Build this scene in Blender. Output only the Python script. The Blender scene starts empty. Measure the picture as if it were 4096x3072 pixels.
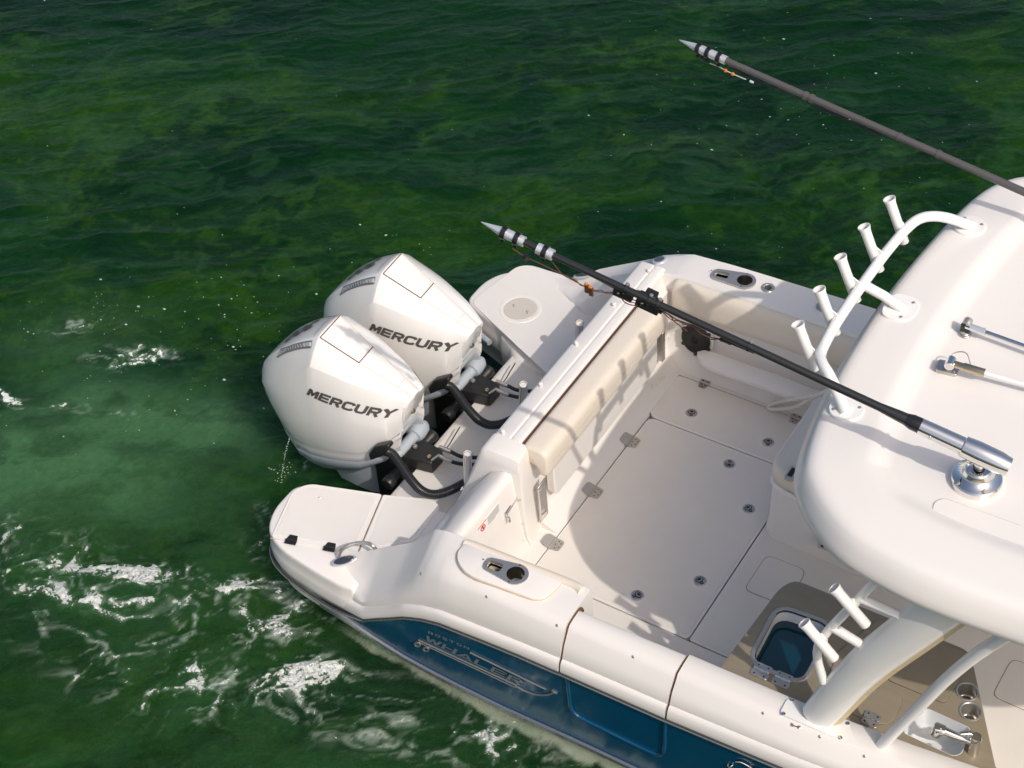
import bpy, bmesh, math, random
import numpy as np
from mathutils import Vector, Matrix
from mathutils.bvhtree import BVHTree
random.seed(7); RNG = np.random.RandomState(11)
D = bpy.data
SC = bpy.context.scene
COL = SC.collection

# ------------------------------------------------------------------ camera
# boat frame: x to the bow, y to port, z up, cockpit floor at z = 0, water at z = ZW
ZW = -0.47
F_PX, CXP, CYP = 6863.0, 2048.0, 1536.0
EL, AZ, RL = math.radians(44.088), math.radians(125.265), math.radians(4.868)
_f = np.array([math.cos(EL)*math.cos(AZ), math.cos(EL)*math.sin(AZ), -math.sin(EL)])
_r = np.array([math.sin(AZ), -math.cos(AZ), 0.0])
_d = np.cross(_f, _r)
CR_ = _r*math.cos(RL) + _d*math.sin(RL)
CD_ = _d*math.cos(RL) - _r*math.sin(RL)
CF_ = _f
CAMP = -CF_*11.75 + np.array([0, .51, 0])
cam = D.objects.new('camera', D.cameras.new('camera')); COL.objects.link(cam)
cam.data.sensor_width = 36.0; cam.data.sensor_fit = 'HORIZONTAL'
cam.data.lens = F_PX/4096*36.0
cam.data.clip_start = 0.1; cam.data.clip_end = 20000
mw = Matrix(((CR_[0], -CD_[0], -CF_[0], CAMP[0]), (CR_[1], -CD_[1], -CF_[1], CAMP[1]), (CR_[2], -CD_[2], -CF_[2], CAMP[2]), (0, 0, 0, 1)))
cam.matrix_world = mw
SC.camera = cam

# ------------------------------------------------------------------ world, sun, exposure
SUNV = Vector((0.87, -0.39, 1.0)).normalized()          # towards the sun
wd = D.worlds.new('World'); SC.world = wd; wd.use_nodes = True
wn = wd.node_tree.nodes; wn.clear()
sky = wn.new('ShaderNodeTexSky'); sky.sky_type = 'NISHITA'; sky.sun_disc = False
sky.sun_elevation = math.asin(SUNV.z); sky.sun_rotation = math.atan2(SUNV.x, SUNV.y)
sky.dust_density = 4.0; sky.air_density = 1.0; sky.ozone_density = .45
bg = wn.new('ShaderNodeBackground'); bg.inputs[1].default_value = 0.15
wo = wn.new('ShaderNodeOutputWorld')
wd.node_tree.links.new(sky.outputs[0], bg.inputs[0]); wd.node_tree.links.new(bg.outputs[0], wo.inputs[0])
sl = D.lights.new('sun', 'SUN'); sl.energy = 2.6; sl.angle = math.radians(0.55); sl.color = (1.0, 0.94, 0.868)
so = D.objects.new('sun', sl); COL.objects.link(so)
so.rotation_euler = (-SUNV).to_track_quat('-Z', 'Y').to_euler(); so.location = (8, -6, 14)
SC.view_settings.view_transform = 'Standard'; SC.view_settings.look = 'None'
SC.view_settings.exposure = -0.12; SC.view_settings.gamma = 1.0

# ------------------------------------------------------------------ pixel helpers (photo pixels -> boat coordinates)
def ray(px, py): return CR_*((px-CXP)/F_PX) + CD_*((py-CYP)/F_PX) + CF_
def W(px, py, z): r = ray(px, py); return CAMP + r*((z-CAMP[2])/r[2])
def WY(px, py, y): r = ray(px, py); return CAMP + r*((y-CAMP[1])/r[1])
def WX(px, py, x): r = ray(px, py); return CAMP + r*((x-CAMP[0])/r[0])
def V(*a): return np.array(a, float)

# ------------------------------------------------------------------ materials
MATS = {}
def nd(nt, t, **kw):
    n = nt.nodes.new(t)
    for k, v in kw.items(): setattr(n, k, v)
    return n
def mat(name, col, rough=.4, metal=0.0, coat=0.0, spec=.5, bump=0.0, bscale=40.0, mott=0.0, mscale=6.0, mcol=None, speck=0.0, sscale=180, stretch=None, dirt=0.0):
    m = D.materials.new(name); m.use_nodes = True; nt = m.node_tree; L = nt.links
    b = nt.nodes['Principled BSDF']
    b.inputs['Base Color'].default_value = (*col, 1); b.inputs['Roughness'].default_value = rough
    b.inputs['Metallic'].default_value = metal; b.inputs['Coat Weight'].default_value = coat
    b.inputs['Coat Roughness'].default_value = .08; b.inputs['Specular IOR Level'].default_value = spec
    tc = nd(nt, 'ShaderNodeTexCoord'); vec = tc.outputs['Object']
    if stretch:
        mp = nd(nt, 'ShaderNodeMapping'); mp.inputs['Scale'].default_value = stretch; L.new(vec, mp.inputs[0]); vec = mp.outputs[0]
    cur = None
    if mott > 0:
        n = nd(nt, 'ShaderNodeTexNoise'); n.inputs['Scale'].default_value = mscale; n.inputs['Detail'].default_value = 6; n.inputs['Roughness'].default_value = .62
        L.new(vec, n.inputs[0])
        r = nd(nt, 'ShaderNodeMapRange'); r.inputs[1].default_value = .35; r.inputs[2].default_value = .68; r.inputs[3].default_value = 0; r.inputs[4].default_value = mott
        L.new(n.outputs[0], r.inputs[0])
        mx = nd(nt, 'ShaderNodeMix', data_type='RGBA'); mx.inputs[6].default_value = (*col, 1); mx.inputs[7].default_value = (*(mcol or tuple(c*.6 for c in col)), 1)
        L.new(r.outputs[0], mx.inputs[0]); cur = mx.outputs[2]
        r2 = nd(nt, 'ShaderNodeMapRange'); r2.inputs[1].default_value = .3; r2.inputs[2].default_value = .7
        r2.inputs[3].default_value = max(.02, rough-.06); r2.inputs[4].default_value = min(1, rough+.1)
        L.new(n.outputs[0], r2.inputs[0]); L.new(r2.outputs[0], b.inputs['Roughness'])
    if speck > 0:
        n = nd(nt, 'ShaderNodeTexNoise'); n.inputs['Scale'].default_value = sscale; n.inputs['Detail'].default_value = 2; L.new(vec, n.inputs[0])
        r = nd(nt, 'ShaderNodeMapRange'); r.inputs[1].default_value = .4; r.inputs[2].default_value = .7; r.inputs[3].default_value = 0; r.inputs[4].default_value = speck
        L.new(n.outputs[0], r.inputs[0])
        mx = nd(nt, 'ShaderNodeMix', data_type='RGBA'); mx.inputs[6].default_value = (*col, 1); mx.inputs[7].default_value = (*tuple(c*.55 for c in col), 1)
        if cur: L.new(cur, mx.inputs[6])
        L.new(r.outputs[0], mx.inputs[0]); cur = mx.outputs[2]
    if dirt > 0:
        n = nd(nt, 'ShaderNodeTexNoise'); n.inputs['Scale'].default_value = 23; n.inputs['Detail'].default_value = 8; n.inputs['Roughness'].default_value = .7; L.new(vec, n.inputs[0])
        r = nd(nt, 'ShaderNodeMapRange'); r.inputs[1].default_value = .6; r.inputs[2].default_value = .76; r.inputs[3].default_value = 0; r.inputs[4].default_value = dirt
        L.new(n.outputs[0], r.inputs[0])
        mx = nd(nt, 'ShaderNodeMix', data_type='RGBA'); mx.inputs[6].default_value = (*col, 1); mx.inputs[7].default_value = (.33, .25, .17, 1)
        if cur: L.new(cur, mx.inputs[6])
        L.new(r.outputs[0], mx.inputs[0]); cur = mx.outputs[2]
    if cur: L.new(cur, b.inputs['Base Color'])
    if bump > 0:
        n = nd(nt, 'ShaderNodeTexNoise'); n.inputs['Scale'].default_value = bscale; n.inputs['Detail'].default_value = 3; L.new(vec, n.inputs[0])
        bp = nd(nt, 'ShaderNodeBump'); bp.inputs['Strength'].default_value = bump; bp.inputs['Distance'].default_value = .004
        L.new(n.outputs[0], bp.inputs['Height']); L.new(bp.outputs[0], b.inputs['Normal'])
    MATS[name] = m
    return m
mat('gelcoat', (.80, .755, .705), .34, coat=.25, mott=.05, mscale=1.6, mcol=(.70, .655, .60), bump=.04, bscale=9)
mat('nonskid', (.765, .72, .67), .55, mott=.16, mscale=3.0, mcol=(.64, .595, .54), bump=.35, bscale=420, dirt=.07)
mat('sole', (.79, .735, .665), .38, mott=.20, mscale=4.0, mcol=(.66, .60, .525), bump=.25, bscale=420, dirt=.14)
mat('well', (.72, .68, .62), .5, mott=.25, mscale=5, mcol=(.52, .46, .38), dirt=.3)
mat('gutter', (.30, .24, .18), .7, mott=.5, mscale=14, mcol=(.20, .13, .08))
mat('seam', (.16, .065, .03), .7)
mat('tanseam', (.62, .45, .30), .7)
mat('vinyl', (.74, .655, .545), .48, mott=.10, mscale=3, mcol=(.66, .58, .475), bump=.12, bscale=160)
mat('hull_blue', (.0012, .066, .150), .20, coat=.55, mott=.12, mscale=3, mcol=(.002, .06, .10))
mat('engine_white', (.80, .775, .735), .16, coat=.8, mott=.06, mscale=2, mcol=(.74, .70, .65))
mat('vent_grey', (.16, .18, .20), .4)
mat('engine_grey', (.42, .455, .49), .35, coat=.2, mott=.1)
mat('letter', (.085, .075, .07), .4)
mat('letter_light', (.50, .49, .48), .4)
mat('chrome', (.78, .76, .73), .07, metal=1.0, mott=.0)
mat('hinge_steel', (.50, .46, .41), .40, metal=.45, mott=.3, mscale=40)
mat('steel', (.58, .545, .50), .32, metal=.8, mott=.3, mscale=30)
mat('badge', (.36, .42, .44), .30, metal=.55)
mat('cup_steel', (.34, .31, .27), .30, metal=1.0)
mat('alu', (.80, .81, .82), .32, metal=.65)
mat('black', (.012, .012, .012), .38, mott=.3, mscale=20, mcol=(.03, .028, .026))
mat('rubber', (.014, .014, .015), .30)
mat('carbon', (.022, .021, .020), .30, coat=.3, speck=.5, sscale=500)
mat('carbon_grey', (.10, .092, .09), .38, speck=.5, sscale=500)
mat('powder', (.82, .80, .77), .28, coat=.3, bump=.03, bscale=60)
mat('counter', (.30, .25, .175), .42, mott=.35, mscale=9, mcol=(.23, .19, .13), speck=.35, sscale=240, stretch=(1, 3, 1))
mat('tank_water', (.002, .040, .060), .03, coat=.5, mott=.4, mscale=5, mcol=(.002, .028, .045))
mat('white_liner', (.72, .73, .73), .3)
mat('dark_hole', (.01, .01, .01), .6)
mat('orange', (.75, .22, .04), .5)
mat('red', (.6, .03, .03), .5)
mat('label_white', (.8, .79, .76), .5)
mat('label_grey', (.40, .38, .36), .6)
mat('copper_line', (.11, .045, .025), .4)
mat('brass', (.62, .50, .33), .25, metal=1.0)
mat('plastic_beige', (.60, .545, .475), .5, bump=.06, bscale=300, mott=.15)
mat('hose_white', (.70, .66, .60), .45)
mat('silver_strip', (.50, .50, .48), .22, metal=.9, mott=.3, mscale=10)
mat('rail_grey', (.09, .09, .085), .25, metal=.5)
mat('bottom_paint', (.50, .52, .48), .5)
mat('underside', (.70, .69, .66), .5)
mat('beige_edge', (.62, .50, .31), .6, mott=.3, mscale=30)
mat('foam_glint_fleck', (.42, .48, .40), .5)
mat('droplet', (.55, .60, .55), .1)
mat('blue_glass', (.16, .17, .18), .15, metal=.8)

# ------------------------------------------------------------------ mesh builder
class MB:
    def __init__(s): s.v = []; s.f = []; s.m = []; s.mats = []
    def mi(s, name):
        if name not in s.mats: s.mats.append(name)
        return s.mats.index(name)
    def add(s, vs, fs, mt):
        o = len(s.v); k = s.mi(mt)
        s.v.extend([tuple(map(float, p)) for p in vs])
        for f in fs: s.f.append(tuple(i+o for i in f)); s.m.append(k)
        return s
    def prism(s, top, depth, mt, dirv=None):
        top = [np.array(p, float) for p in top]; n = len(top)
        dv = np.array(dirv if dirv is not None else (0, 0, -1), float)*depth
        vs = top + [p+dv for p in top]
        fs = [tuple(range(n)), tuple(range(2*n-1, n-1, -1))]
        fs += [(i, i+n, (i+1) % n+n, (i+1) % n) for i in range(n)]
        return s.add(vs, fs, mt)
    def loft(s, rows, mt, closed=False, caps=False):
        rows = [[np.array(p, float) for p in r] for r in rows]; n = len(rows[0]); vs = [p for r in rows for p in r]; fs = []
        for i in range(len(rows)-1):
            for j in range(n if closed else n-1):
                k = (j+1) % n
                fs.append((i*n+j, i*n+k, (i+1)*n+k, (i+1)*n+j))
        if caps: fs += [tuple(range(n-1, -1, -1)), tuple(range((len(rows)-1)*n, len(rows)*n))]
        return s.add(vs, fs, mt)
    def tube(s, pts, r, mt, n=12, caps=True, flat=None):
        pts = [np.array(p, float) for p in pts]
        rs = r if hasattr(r, '__len__') else [r]*len(pts)
        rows = []; up = None
        for i, p in enumerate(pts):
            t = pts[min(i+1, len(pts)-1)] - pts[max(i-1, 0)]; t = t/(np.linalg.norm(t)+1e-12)
            if up is None:
                up = np.array([0, 0, 1.]) if abs(t[2]) < .9 else np.array([1., 0, 0])
            a = up - t*np.dot(up, t); a /= np.linalg.norm(a)+1e-12; b = np.cross(t, a); up = a
            rows.append([p + rs[i]*(math.cos(q)*b + math.sin(q)*a*(flat or 1)) for q in np.linspace(0, 2*math.pi, n, endpoint=False)])
        return s.loft(rows, mt, closed=True, caps=caps)
    def lathe(s, prof, org, axis, mt, n=24, caps=True):
        org = np.array(org, float); ax = np.array(axis, float); ax /= np.linalg.norm(ax)
        u = np.cross(ax, [1, 0, 0] if abs(ax[0]) < .8 else [0, 1, 0]); u /= np.linalg.norm(u); w_ = np.cross(ax, u)
        rows = [[org + ax*h + rr*(math.cos(q)*u + math.sin(q)*w_) for q in np.linspace(0, 2*math.pi, n, endpoint=False)] for rr, h in prof]
        return s.loft(rows, mt, closed=True, caps=caps)
    def box(s, c, d, mt, R=None):
        c = np.array(c, float); R = np.eye(3) if R is None else np.array(R, float)
        vs = [c + R[0]*(d[0]/2*i) + R[1]*(d[1]/2*j) + R[2]*(d[2]/2*k) for i in (-1, 1) for j in (-1, 1) for k in (-1, 1)]
        return s.add(vs, [(0, 1, 3, 2), (4, 6, 7, 5), (0, 4, 5, 1), (2, 3, 7, 6), (0, 2, 6, 4), (1, 5, 7, 3)], mt)
    def build(s, name, parent=None, bevel=0.0, seg=2, sharp=35, sub=0, bang=30):
        me = D.meshes.new(name); me.from_pydata(s.v, [], s.f)
        for m in s.mats: me.materials.append(MATS[m])
        me.polygons.foreach_set('material_index', s.m)
        bm = bmesh.new(); bm.from_mesh(me)
        bmesh.ops.remove_doubles(bm, verts=bm.verts, dist=1e-5)
        bmesh.ops.recalc_face_normals(bm, faces=bm.faces)
        for f in bm.faces: f.smooth = True
        for e in bm.edges:
            e.smooth = not (len(e.link_faces) == 2 and e.calc_face_angle(0) > math.radians(sharp)) 
        bm.to_mesh(me); bm.free(); me.update()
        o = D.objects.new(name, me); COL.objects.link(o)
        if parent is not None:
            o.parent = parent
            if parent.type == 'EMPTY': o.matrix_parent_inverse = Matrix.Translation(-Vector(parent.location))
        if bevel > 0:
            b = o.modifiers.new('bevel', 'BEVEL'); b.width = bevel; b.segments = seg; b.limit_method = 'ANGLE'; b.angle_limit = math.radians(bang)
        if sub > 0:
            q = o.modifiers.new('subdivision', 'SUBSURF'); q.levels = sub; q.render_levels = sub
        return o
def thing(name, label, cat, loc=(0, 0, 0), group=None):
    o = D.objects.new(name, None); COL.objects.link(o); o.empty_display_size = .2
    o.location = loc; o['label'] = label; o['category'] = cat
    if group: o['group'] = group
    return o
def tag(o, label=None, cat=None, group=None, kind=None):
    if label: o['label'] = label
    if cat: o['category'] = cat
    if group: o['group'] = group
    if kind: o['kind'] = kind
    return o
def spline(pts, n=6):
    pts = [np.array(p, float) for p in pts]; P = [2*pts[0]-pts[1]] + pts + [2*pts[-1]-pts[-2]]; out = []
    for i in range(1, len(P)-2):
        for t in np.linspace(0, 1, n, endpoint=False):
            a, b, c, d = P[i-1], P[i], P[i+1], P[i+2]
            out.append(.5*((2*b) + (-a+c)*t + (2*a-5*b+4*c-d)*t*t + (-a+3*b-3*c+d)*t**3))
    out.append(pts[-1]); return out
def fillet(pts, r, n=5):
    pts = [np.array(p, float) for p in pts]; m = len(pts); out = []
    rr = r if hasattr(r, '__len__') else [r]*m
    for i in range(m):
        a, b, c = pts[i-1], pts[i], pts[(i+1) % m]
        if rr[i] <= 0: out.append(b); continue
        u = a-b; v = c-b; lu, lv = np.linalg.norm(u), np.linalg.norm(v); u /= lu; v /= lv
        k = min(rr[i], lu*.48, lv*.48)
        p0, p2 = b+u*k, b+v*k
        for t in np.linspace(0, 1, n): out.append((1-t)**2*p0 + 2*t*(1-t)*b + t*t*p2)
    return out
def PX(lst, z): return [W(a, b, z) for a, b in lst]
def rect(x0, x1, y0, y1, z): return [V(x0, y0, z), V(x1, y0, z), V(x1, y1, z), V(x0, y1, z)]
def zoomer(ox, oy, s): return lambda a, b: (ox+a/s, oy+b/s)
Z2 = zoomer(1000, 1600, 2.212); Z1 = zoomer(1000, 950, 2.212); Z3 = zoomer(1750, 950, 2.212); Z4 = zoomer(1750, 1600, 2.212)
Z5 = zoomer(2500, 950, 2.212); Z6 = zoomer(2500, 1600, 2.212); ZA = zoomer(3096, 650, 2.212); ZB = zoomer(3096, 1350, 2.212)
ZC = zoomer(2800, 2150, 2.7646); ZD = zoomer(3096, 2322, 2.212); ZE = zoomer(2200, 2322, 2.212); ZF = zoomer(1300, 2200, 2.212)
ZG = zoomer(1750, 1200, 3.16); ZH = zoomer(2650, 100, 2.212); ZI = zoomer(1850, 850, 2.212)

GL = {'M': [[(.11, 0), (.13, .98), (.5, .30), (.87, .98), (.89, 0)]], 'E': [[(.98, .89), (.13, .89), (.13, .11), (.98, .11)], [(.26, .5), (.92, .5)]], 'R': [[(.13, 0), (.13, 1)], [(.26, .89), (.74, .89), (.87, .78), (.87, .60), (.74, .48), (.26, .48)], [(.58, .38), (.88, 0)]],
 'C': [[(.93, .70), (.86, .84), (.70, .89), (.30, .89), (.14, .78), (.12, .5), (.14, .22), (.30, .11), (.70, .11), (.86, .16), (.93, .30)]], 'U': [[(.13, 1), (.13, .28), (.30, .11), (.70, .11), (.87, .28), (.87, 1)]], 'Y': [[(.06, 1), (.5, .50), (.94, 1)], [(.5, .42), (.5, 0)]],
 'V': [[(.08, 1), (.5, .08), (.92, 1)]], 'A': [[(.06, 0), (.5, .94), (.94, 0)], [(.32, .30), (.68, .30)]], 'D': [[(.13, 0), (.13, 1)], [(.26, .89), (.66, .89), (.87, .68), (.87, .32), (.66, .11), (.26, .11)]],
 'O': [[(.5, .89), (.26, .87), (.12, .70), (.12, .30), (.26, .13), (.5, .11), (.74, .13), (.88, .30), (.88, .70), (.74, .87), (.5, .89)]], 'W': [[(.05, 1), (.26, .05), (.5, .80), (.74, .05), (.95, 1)]], 'H': [[(.13, 0), (.13, 1)], [(.87, 0), (.87, 1)], [(.26, .5), (.74, .5)]], 'L': [[(.13, 1), (.13, .11), (.95, .11)]],
 'B': [[(.13, 0), (.13, 1)], [(.26, .89), (.72, .89), (.85, .78), (.80, .56), (.26, .53)], [(.60, .43), (.86, .36), (.86, .2), (.72, .11), (.26, .11)]], 'S': [[(.90, .80), (.74, .89), (.28, .89), (.13, .76), (.20, .58), (.80, .44), (.88, .26), (.74, .11), (.26, .11), (.10, .22)]], 'T': [[(0, .89), (1, .89)], [(.5, .78), (.5, 0)]], 'N': [[(.12, 0), (.12, .97), (.88, .03), (.88, 1)]],
 '3': [[(.08, .78), (.22, .89), (.74, .89), (.87, .76), (.82, .58), (.40, .52)], [(.72, .48), (.88, .36), (.88, .22), (.74, .11), (.22, .11), (.08, .22)]], '0': [[(.5, .89), (.28, .86), (.12, .68), (.12, .32), (.28, .14), (.5, .11), (.72, .14), (.88, .32), (.88, .68), (.72, .86), (.5, .89)]]}
def text_mesh(body, size, shear=0.0, wide=1.0, gap=.16, thick=.24):
    """block capitals drawn as mitred strokes, each stroke cut into short quads so that it can follow a surface"""
    vs = []; fs = []; pen = 0.0; adv = size*wide
    for ch in body:
        if ch == ' ': pen += adv*.6; continue
        for st in GL[ch]:
            P = [np.array(q) for q in st]; closed = np.allclose(P[0], P[-1]); fine = []
            for i in range(len(P)-1):
                k = max(1, int(np.linalg.norm(P[i+1]-P[i])/.11))
                fine += [P[i]+(P[i+1]-P[i])*t for t in np.linspace(0, 1, k, endpoint=False)]
            fine.append(P[-1]); n = len(fine); o = len(vs)
            for i, q in enumerate(fine):
                a = fine[i]-fine[i-1] if i > 0 else (fine[-1]-fine[-2] if closed else fine[1]-fine[0]); b = fine[i+1]-fine[i] if i < n-1 else (fine[1]-fine[0] if closed else a)
                a = a/np.linalg.norm(a); b = b/np.linalg.norm(b); na = np.array([-a[1], a[0]]); nb = np.array([-b[1], b[0]]); mn = na+nb; mn = mn/(np.linalg.norm(mn)+1e-9)
                w_ = min(1.7, 1/max(.2, np.dot(mn, na)))
                for s_ in (1, -1):
                    off = mn*w_*s_*.5*np.array([thick, thick*.90]); x, y = q+off; y = min(1.0, max(0.0, y)) if ch in 'MNWVAY' else y
                    vs.append(Vector((pen+x*adv+shear*(y-.5)*size, (y-.5)*size, 0)))
            for i in range(n-1): fs.append((o+2*i, o+2*i+1, o+2*i+3, o+2*i+2))
        pen += adv*(1+gap)
    tot = pen-adv*gap
    for v in vs: v.x -= tot/2
    return vs, fs
def lay_text(name, parent, body, size, centre, xdir, ydir, mt, bvh=None, proj=None, off=.003, shear=0, wide=1.0, gap=.16, thick=.24):
    """letters laid on a surface: planar placement, then pushed along proj onto the surface below"""
    vs, fs = text_mesh(body, size, shear, wide, gap, thick)
    X = Vector(xdir).normalized(); Y = Vector(ydir).normalized(); pts = []
    pv = Vector(proj).normalized() if proj is not None else None
    for v in vs:
        p = Vector(centre) + X*v.x + Y*v.y
        if bvh is not None:
            h = bvh.ray_cast(p - pv*.6, pv)
            if h[0] is not None and (h[0]-p).length < .25: p = h[0] - pv*off
            else: p = None
        pts.append(p)
    fs = [f for f in fs if all(pts[i] is not None for i in f)]; pts = [q if q is not None else Vector(centre) for q in pts]
    m = MB(); m.add(pts, fs, mt); return m.build(name, parent)
def bvh_of(o):
    dg = bpy.context.evaluated_depsgraph_get(); e = o.evaluated_get(dg); me = e.to_mesh()
    b = BVHTree.FromPolygons([v.co.copy() for v in me.vertices], [tuple(p.vertices) for p in me.polygons]); e.to_mesh_clear(); return b
#%%PART2
# ------------------------------------------------------------------ water surface (one sheet to the horizon)
def axis_grid(lo, hi, step, far):
    a = list(np.arange(lo, hi+1e-6, step)); s = step; x = lo; left = []
    while x > -far: s *= 1.5; x -= s; left.append(x)
    s = step; x = hi; right = []
    while x < far: s *= 1.5; x += s; right.append(x)
    return np.array(left[::-1] + a + right)
RX, RY = _r[0], _r[1]; FX, FY = -_r[1], _r[0]          # along the wave crests, across them
cs_ = [W(a, b, ZW) for a, b in ((-40, -40), (4136, -40), (-40, 3112), (4136, 3112))]
uu_ = [c[0]*RX+c[1]*RY for c in cs_]; vv_ = [c[0]*FX+c[1]*FY for c in cs_]
ga = axis_grid(min(uu_)-.1, max(uu_)+.1, .0145, 3000); gb = axis_grid(min(vv_)-.1, max(vv_)+.1, .0145, 3000)
GU, GV = np.meshgrid(ga, gb, indexing='ij')
GX = GU*RX + GV*FX; GY = GU*RY + GV*FY
def hsh(a, b, seed):
    n = (a*374761393 + b*668265263 + seed*982451653) & 0x7fffffff
    n = ((n ^ (n >> 13))*1274126177) & 0x7fffffff
    return ((n ^ (n >> 16)) & 0xffff)/65535.0
def vnoise(x, y, seed):
    xi = np.floor(x).astype(np.int64); yi = np.floor(y).astype(np.int64); fx = x-xi; fy = y-yi
    ux = fx*fx*fx*(fx*(fx*6-15)+10); uy = fy*fy*fy*(fy*(fy*6-15)+10)
    return (hsh(xi, yi, seed)*(1-ux)+hsh(xi+1, yi, seed)*ux)*(1-uy) + (hsh(xi, yi+1, seed)*(1-ux)+hsh(xi+1, yi+1, seed)*ux)*uy
def fbm(x, y, seed, o=4, g=.5):
    t = 0; a = 1.0; n = 0; c, s_ = math.cos(.6), math.sin(.6)
    for i in range(o):
        t = t + a*vnoise(x+i*13.7, y-i*7.3, seed+i*17); n += a; a *= g; x, y = 2.03*(x*c-y*s_), 2.03*(x*s_+y*c)
    return t/n
def cells(x, y, seed):
    """distance to the nearest cell wall of a jittered grid, and to the nearest point"""
    xi = np.floor(x).astype(np.int64); yi = np.floor(y).astype(np.int64); d1 = np.full(x.shape, 9.0); d2 = np.full(x.shape, 9.0)
    for i in (-1, 0, 1):
        for j in (-1, 0, 1):
            px = xi+i+hsh(xi+i, yi+j, seed); py = yi+j+hsh(xi+i, yi+j, seed+5); d = np.hypot(px-x, py-y)
            d2 = np.minimum(d2, np.maximum(d1, d)); d1 = np.minimum(d1, d)
    return d2-d1, d1
def sst(x, a, b): t = np.clip((x-a)/(b-a), 0, 1); return t*t*(3-2*t)
def blob(px, py, rx, ry, rot=0.0):
    c = W(px, py, ZW); a = math.radians(rot); dx = GX-c[0]; dy = GY-c[1]
    e = (dx*math.cos(a)+dy*math.sin(a))/rx; n = (-dx*math.sin(a)+dy*math.cos(a))/ry
    return np.exp(-(e*e+n*n))
q1 = fbm(GU*.8, GV*.8, 3, 3)-.5; q2 = fbm(GU*.8, GV*.8, 5, 3)-.5; q3_ = fbm(GU*3.1, GV*3.1, 7, 3)-.5; q4_ = fbm(GU*3.1, GV*3.1, 9, 3)-.5
U = GU + .5*q1 + .10*q3_; Vv = GV + .4*q2 + .08*q4_
wob = fbm(GU*1.3, GV*1.3, 71, 3)
# aerated water behind the propellers; churned wake to starboard
aer = 1.0*blob(560, 1760, .75, .34, 25) + .9*blob(800, 1720, .40, .26, 30) + .8*blob(150, 1880, 1.0, .34, 15) + .45*blob(330, 1580, .7, .25, 30) + .40*blob(960, 1640, .35, .2, 30) + .35*blob(330, 1330, .55, .35, 40) + .4*blob(60, 2000, .8, .3, 15)
aer = np.clip(aer*(.30+1.35*wob) + .25*(fbm(U*2.2, Vv*4.0, 73, 4)-.5)*sst(aer, .1, .4), 0, 1)
wake = np.clip(blob(250, 2350, 1.5, .9, 20) + .9*blob(900, 2700, 1.4, .8, 20) + .8*blob(1500, 2900, 1.2, .5, 20) + .5*blob(300, 1900, 1.2, .6, 10) + .4*blob(420, 1350, .6, .4, 30), 0, 1)
HULL_Y = lambda x: np.interp(x, [-.75, -.5, -.1, .4, 1.5, 3.0, 4.5], [-1.38, -1.46, -1.53, -1.53, -1.53, -1.5, -1.35])
dist = HULL_Y(GX) - GY
along = np.clip((GX+.1)/.3, 0, 1)*np.clip((4.2-GX)/.5, 0, 1)
sw = np.interp(GX, [-.1, .3, .9, 2.0, 3.5], [.0, .040, .060, .10, .12])*(.35+1.3*fbm(GX*2.2, GY*2.2, 81, 4, .6))+.002
rag = fbm(GX*9, GY*9, 83, 5, .62)
skirt = along*sst(1.15-dist/sw+1.6*(rag-.5), .0, .55)*(dist > -.3)*(GX > -.1)
foam = 1.05*blob(930, 2340, .22, .07, 38) + .80*blob(430, 2290, .50, .07, 18) + .66*blob(150, 2360, .35, .07, 12) + .74*blob(1130, 2530, .14, .08, 10) + .78*blob(1180, 2700, .16, .09, 30) + .70*blob(1290, 2690, .14, .09, 30) + .60*blob(640, 2290, .30, .10, 20) \
     + .62*blob(1040, 2190, .10, .16, 70) + .50*blob(760, 2450, .6, .14, 15) + .46*blob(1220, 2440, .4, .20, 25) + .42*blob(350, 2500, 1.0, .30, 10) + .95*blob(40, 1595, .18, .05, -10) + .40*blob(800, 2750, .9, .35, 20) \
     + .50*blob(520, 1430, .40, .14, 30) + .46*blob(330, 1290, .32, .16, 35) + .55*blob(1090, 2060, .10, .18, 80) + .50*blob(1200, 1850, .08, .10) + .50*blob(1500, 2800, .6, .18, 25) + .44*blob(1900, 2950, .8, .25, 25) + .6*blob(1690, 1720, .10, .10) + .50*blob(280, 1630, .6, .05, 20) + .40*blob(150, 2150, .7, .2, 15)  # the patch off the upper left wake also paints sun glints as foam
foam = np.clip(foam, 0, 1)
fu = GU*1.15 + .7*q1 + .40*q3_; fv = GV*1.9 + .7*q2 + .40*q4_
e1, _ = cells(fu*3.2, fv*3.2, 201); e2, _ = cells(fu*9.0, fv*9.0, 211)
lace = .34*sst(-e1, -.30, 0) + .22*sst(-e2, -.36, 0)
clot = fbm(fu*2.0, fv*2.0, 221, 6, .58); fine = fbm(fu*14, fv*14, 231, 4, .7)
wisp = sst(1-np.abs(2*fbm(fu*1.5, fv*1.5, 261, 4, .5)-1), .90, .985); wisp2 = sst(1-np.abs(2*fbm(fu*3.4, fv*3.4, 271, 4, .55)-1), .90, .985)
ex = .70*lace + .30*wisp + .20*wisp2 + 1.15*(clot-.5) + .90*(fine-.5) + .92*foam
fmask = sst(ex, 1.03, 1.17)*sst(foam, .08, .30)*(.70+.30*sst(fbm(GU*30, GV*30, 241, 2, .7), .35, .6))
fsoft = sst(ex, .70, 1.10)*sst(foam, .05, .30)
# wave heights
H = .040*(fbm(U*.45, Vv*1.3, 21, 3)-.5) + .028*(fbm(U*1.0, Vv*3.0, 31, 3)-.5) + .016*(fbm(U*2.8, Vv*6.5, 41, 4, .55)-.5)
rd = 1-np.abs(2*fbm(U*.9, Vv*2.8, 51, 4)-1.0); H = H + .016*(rd**4-.4)
H = H + wake*(.075*(fbm(GU*3.0+q3_, GV*4.2+q4_, 91, 4, .55)-.5)) + .045*aer*(fbm(GU*3.4, GV*5, 95, 4)-.5) + .016*fmask
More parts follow.
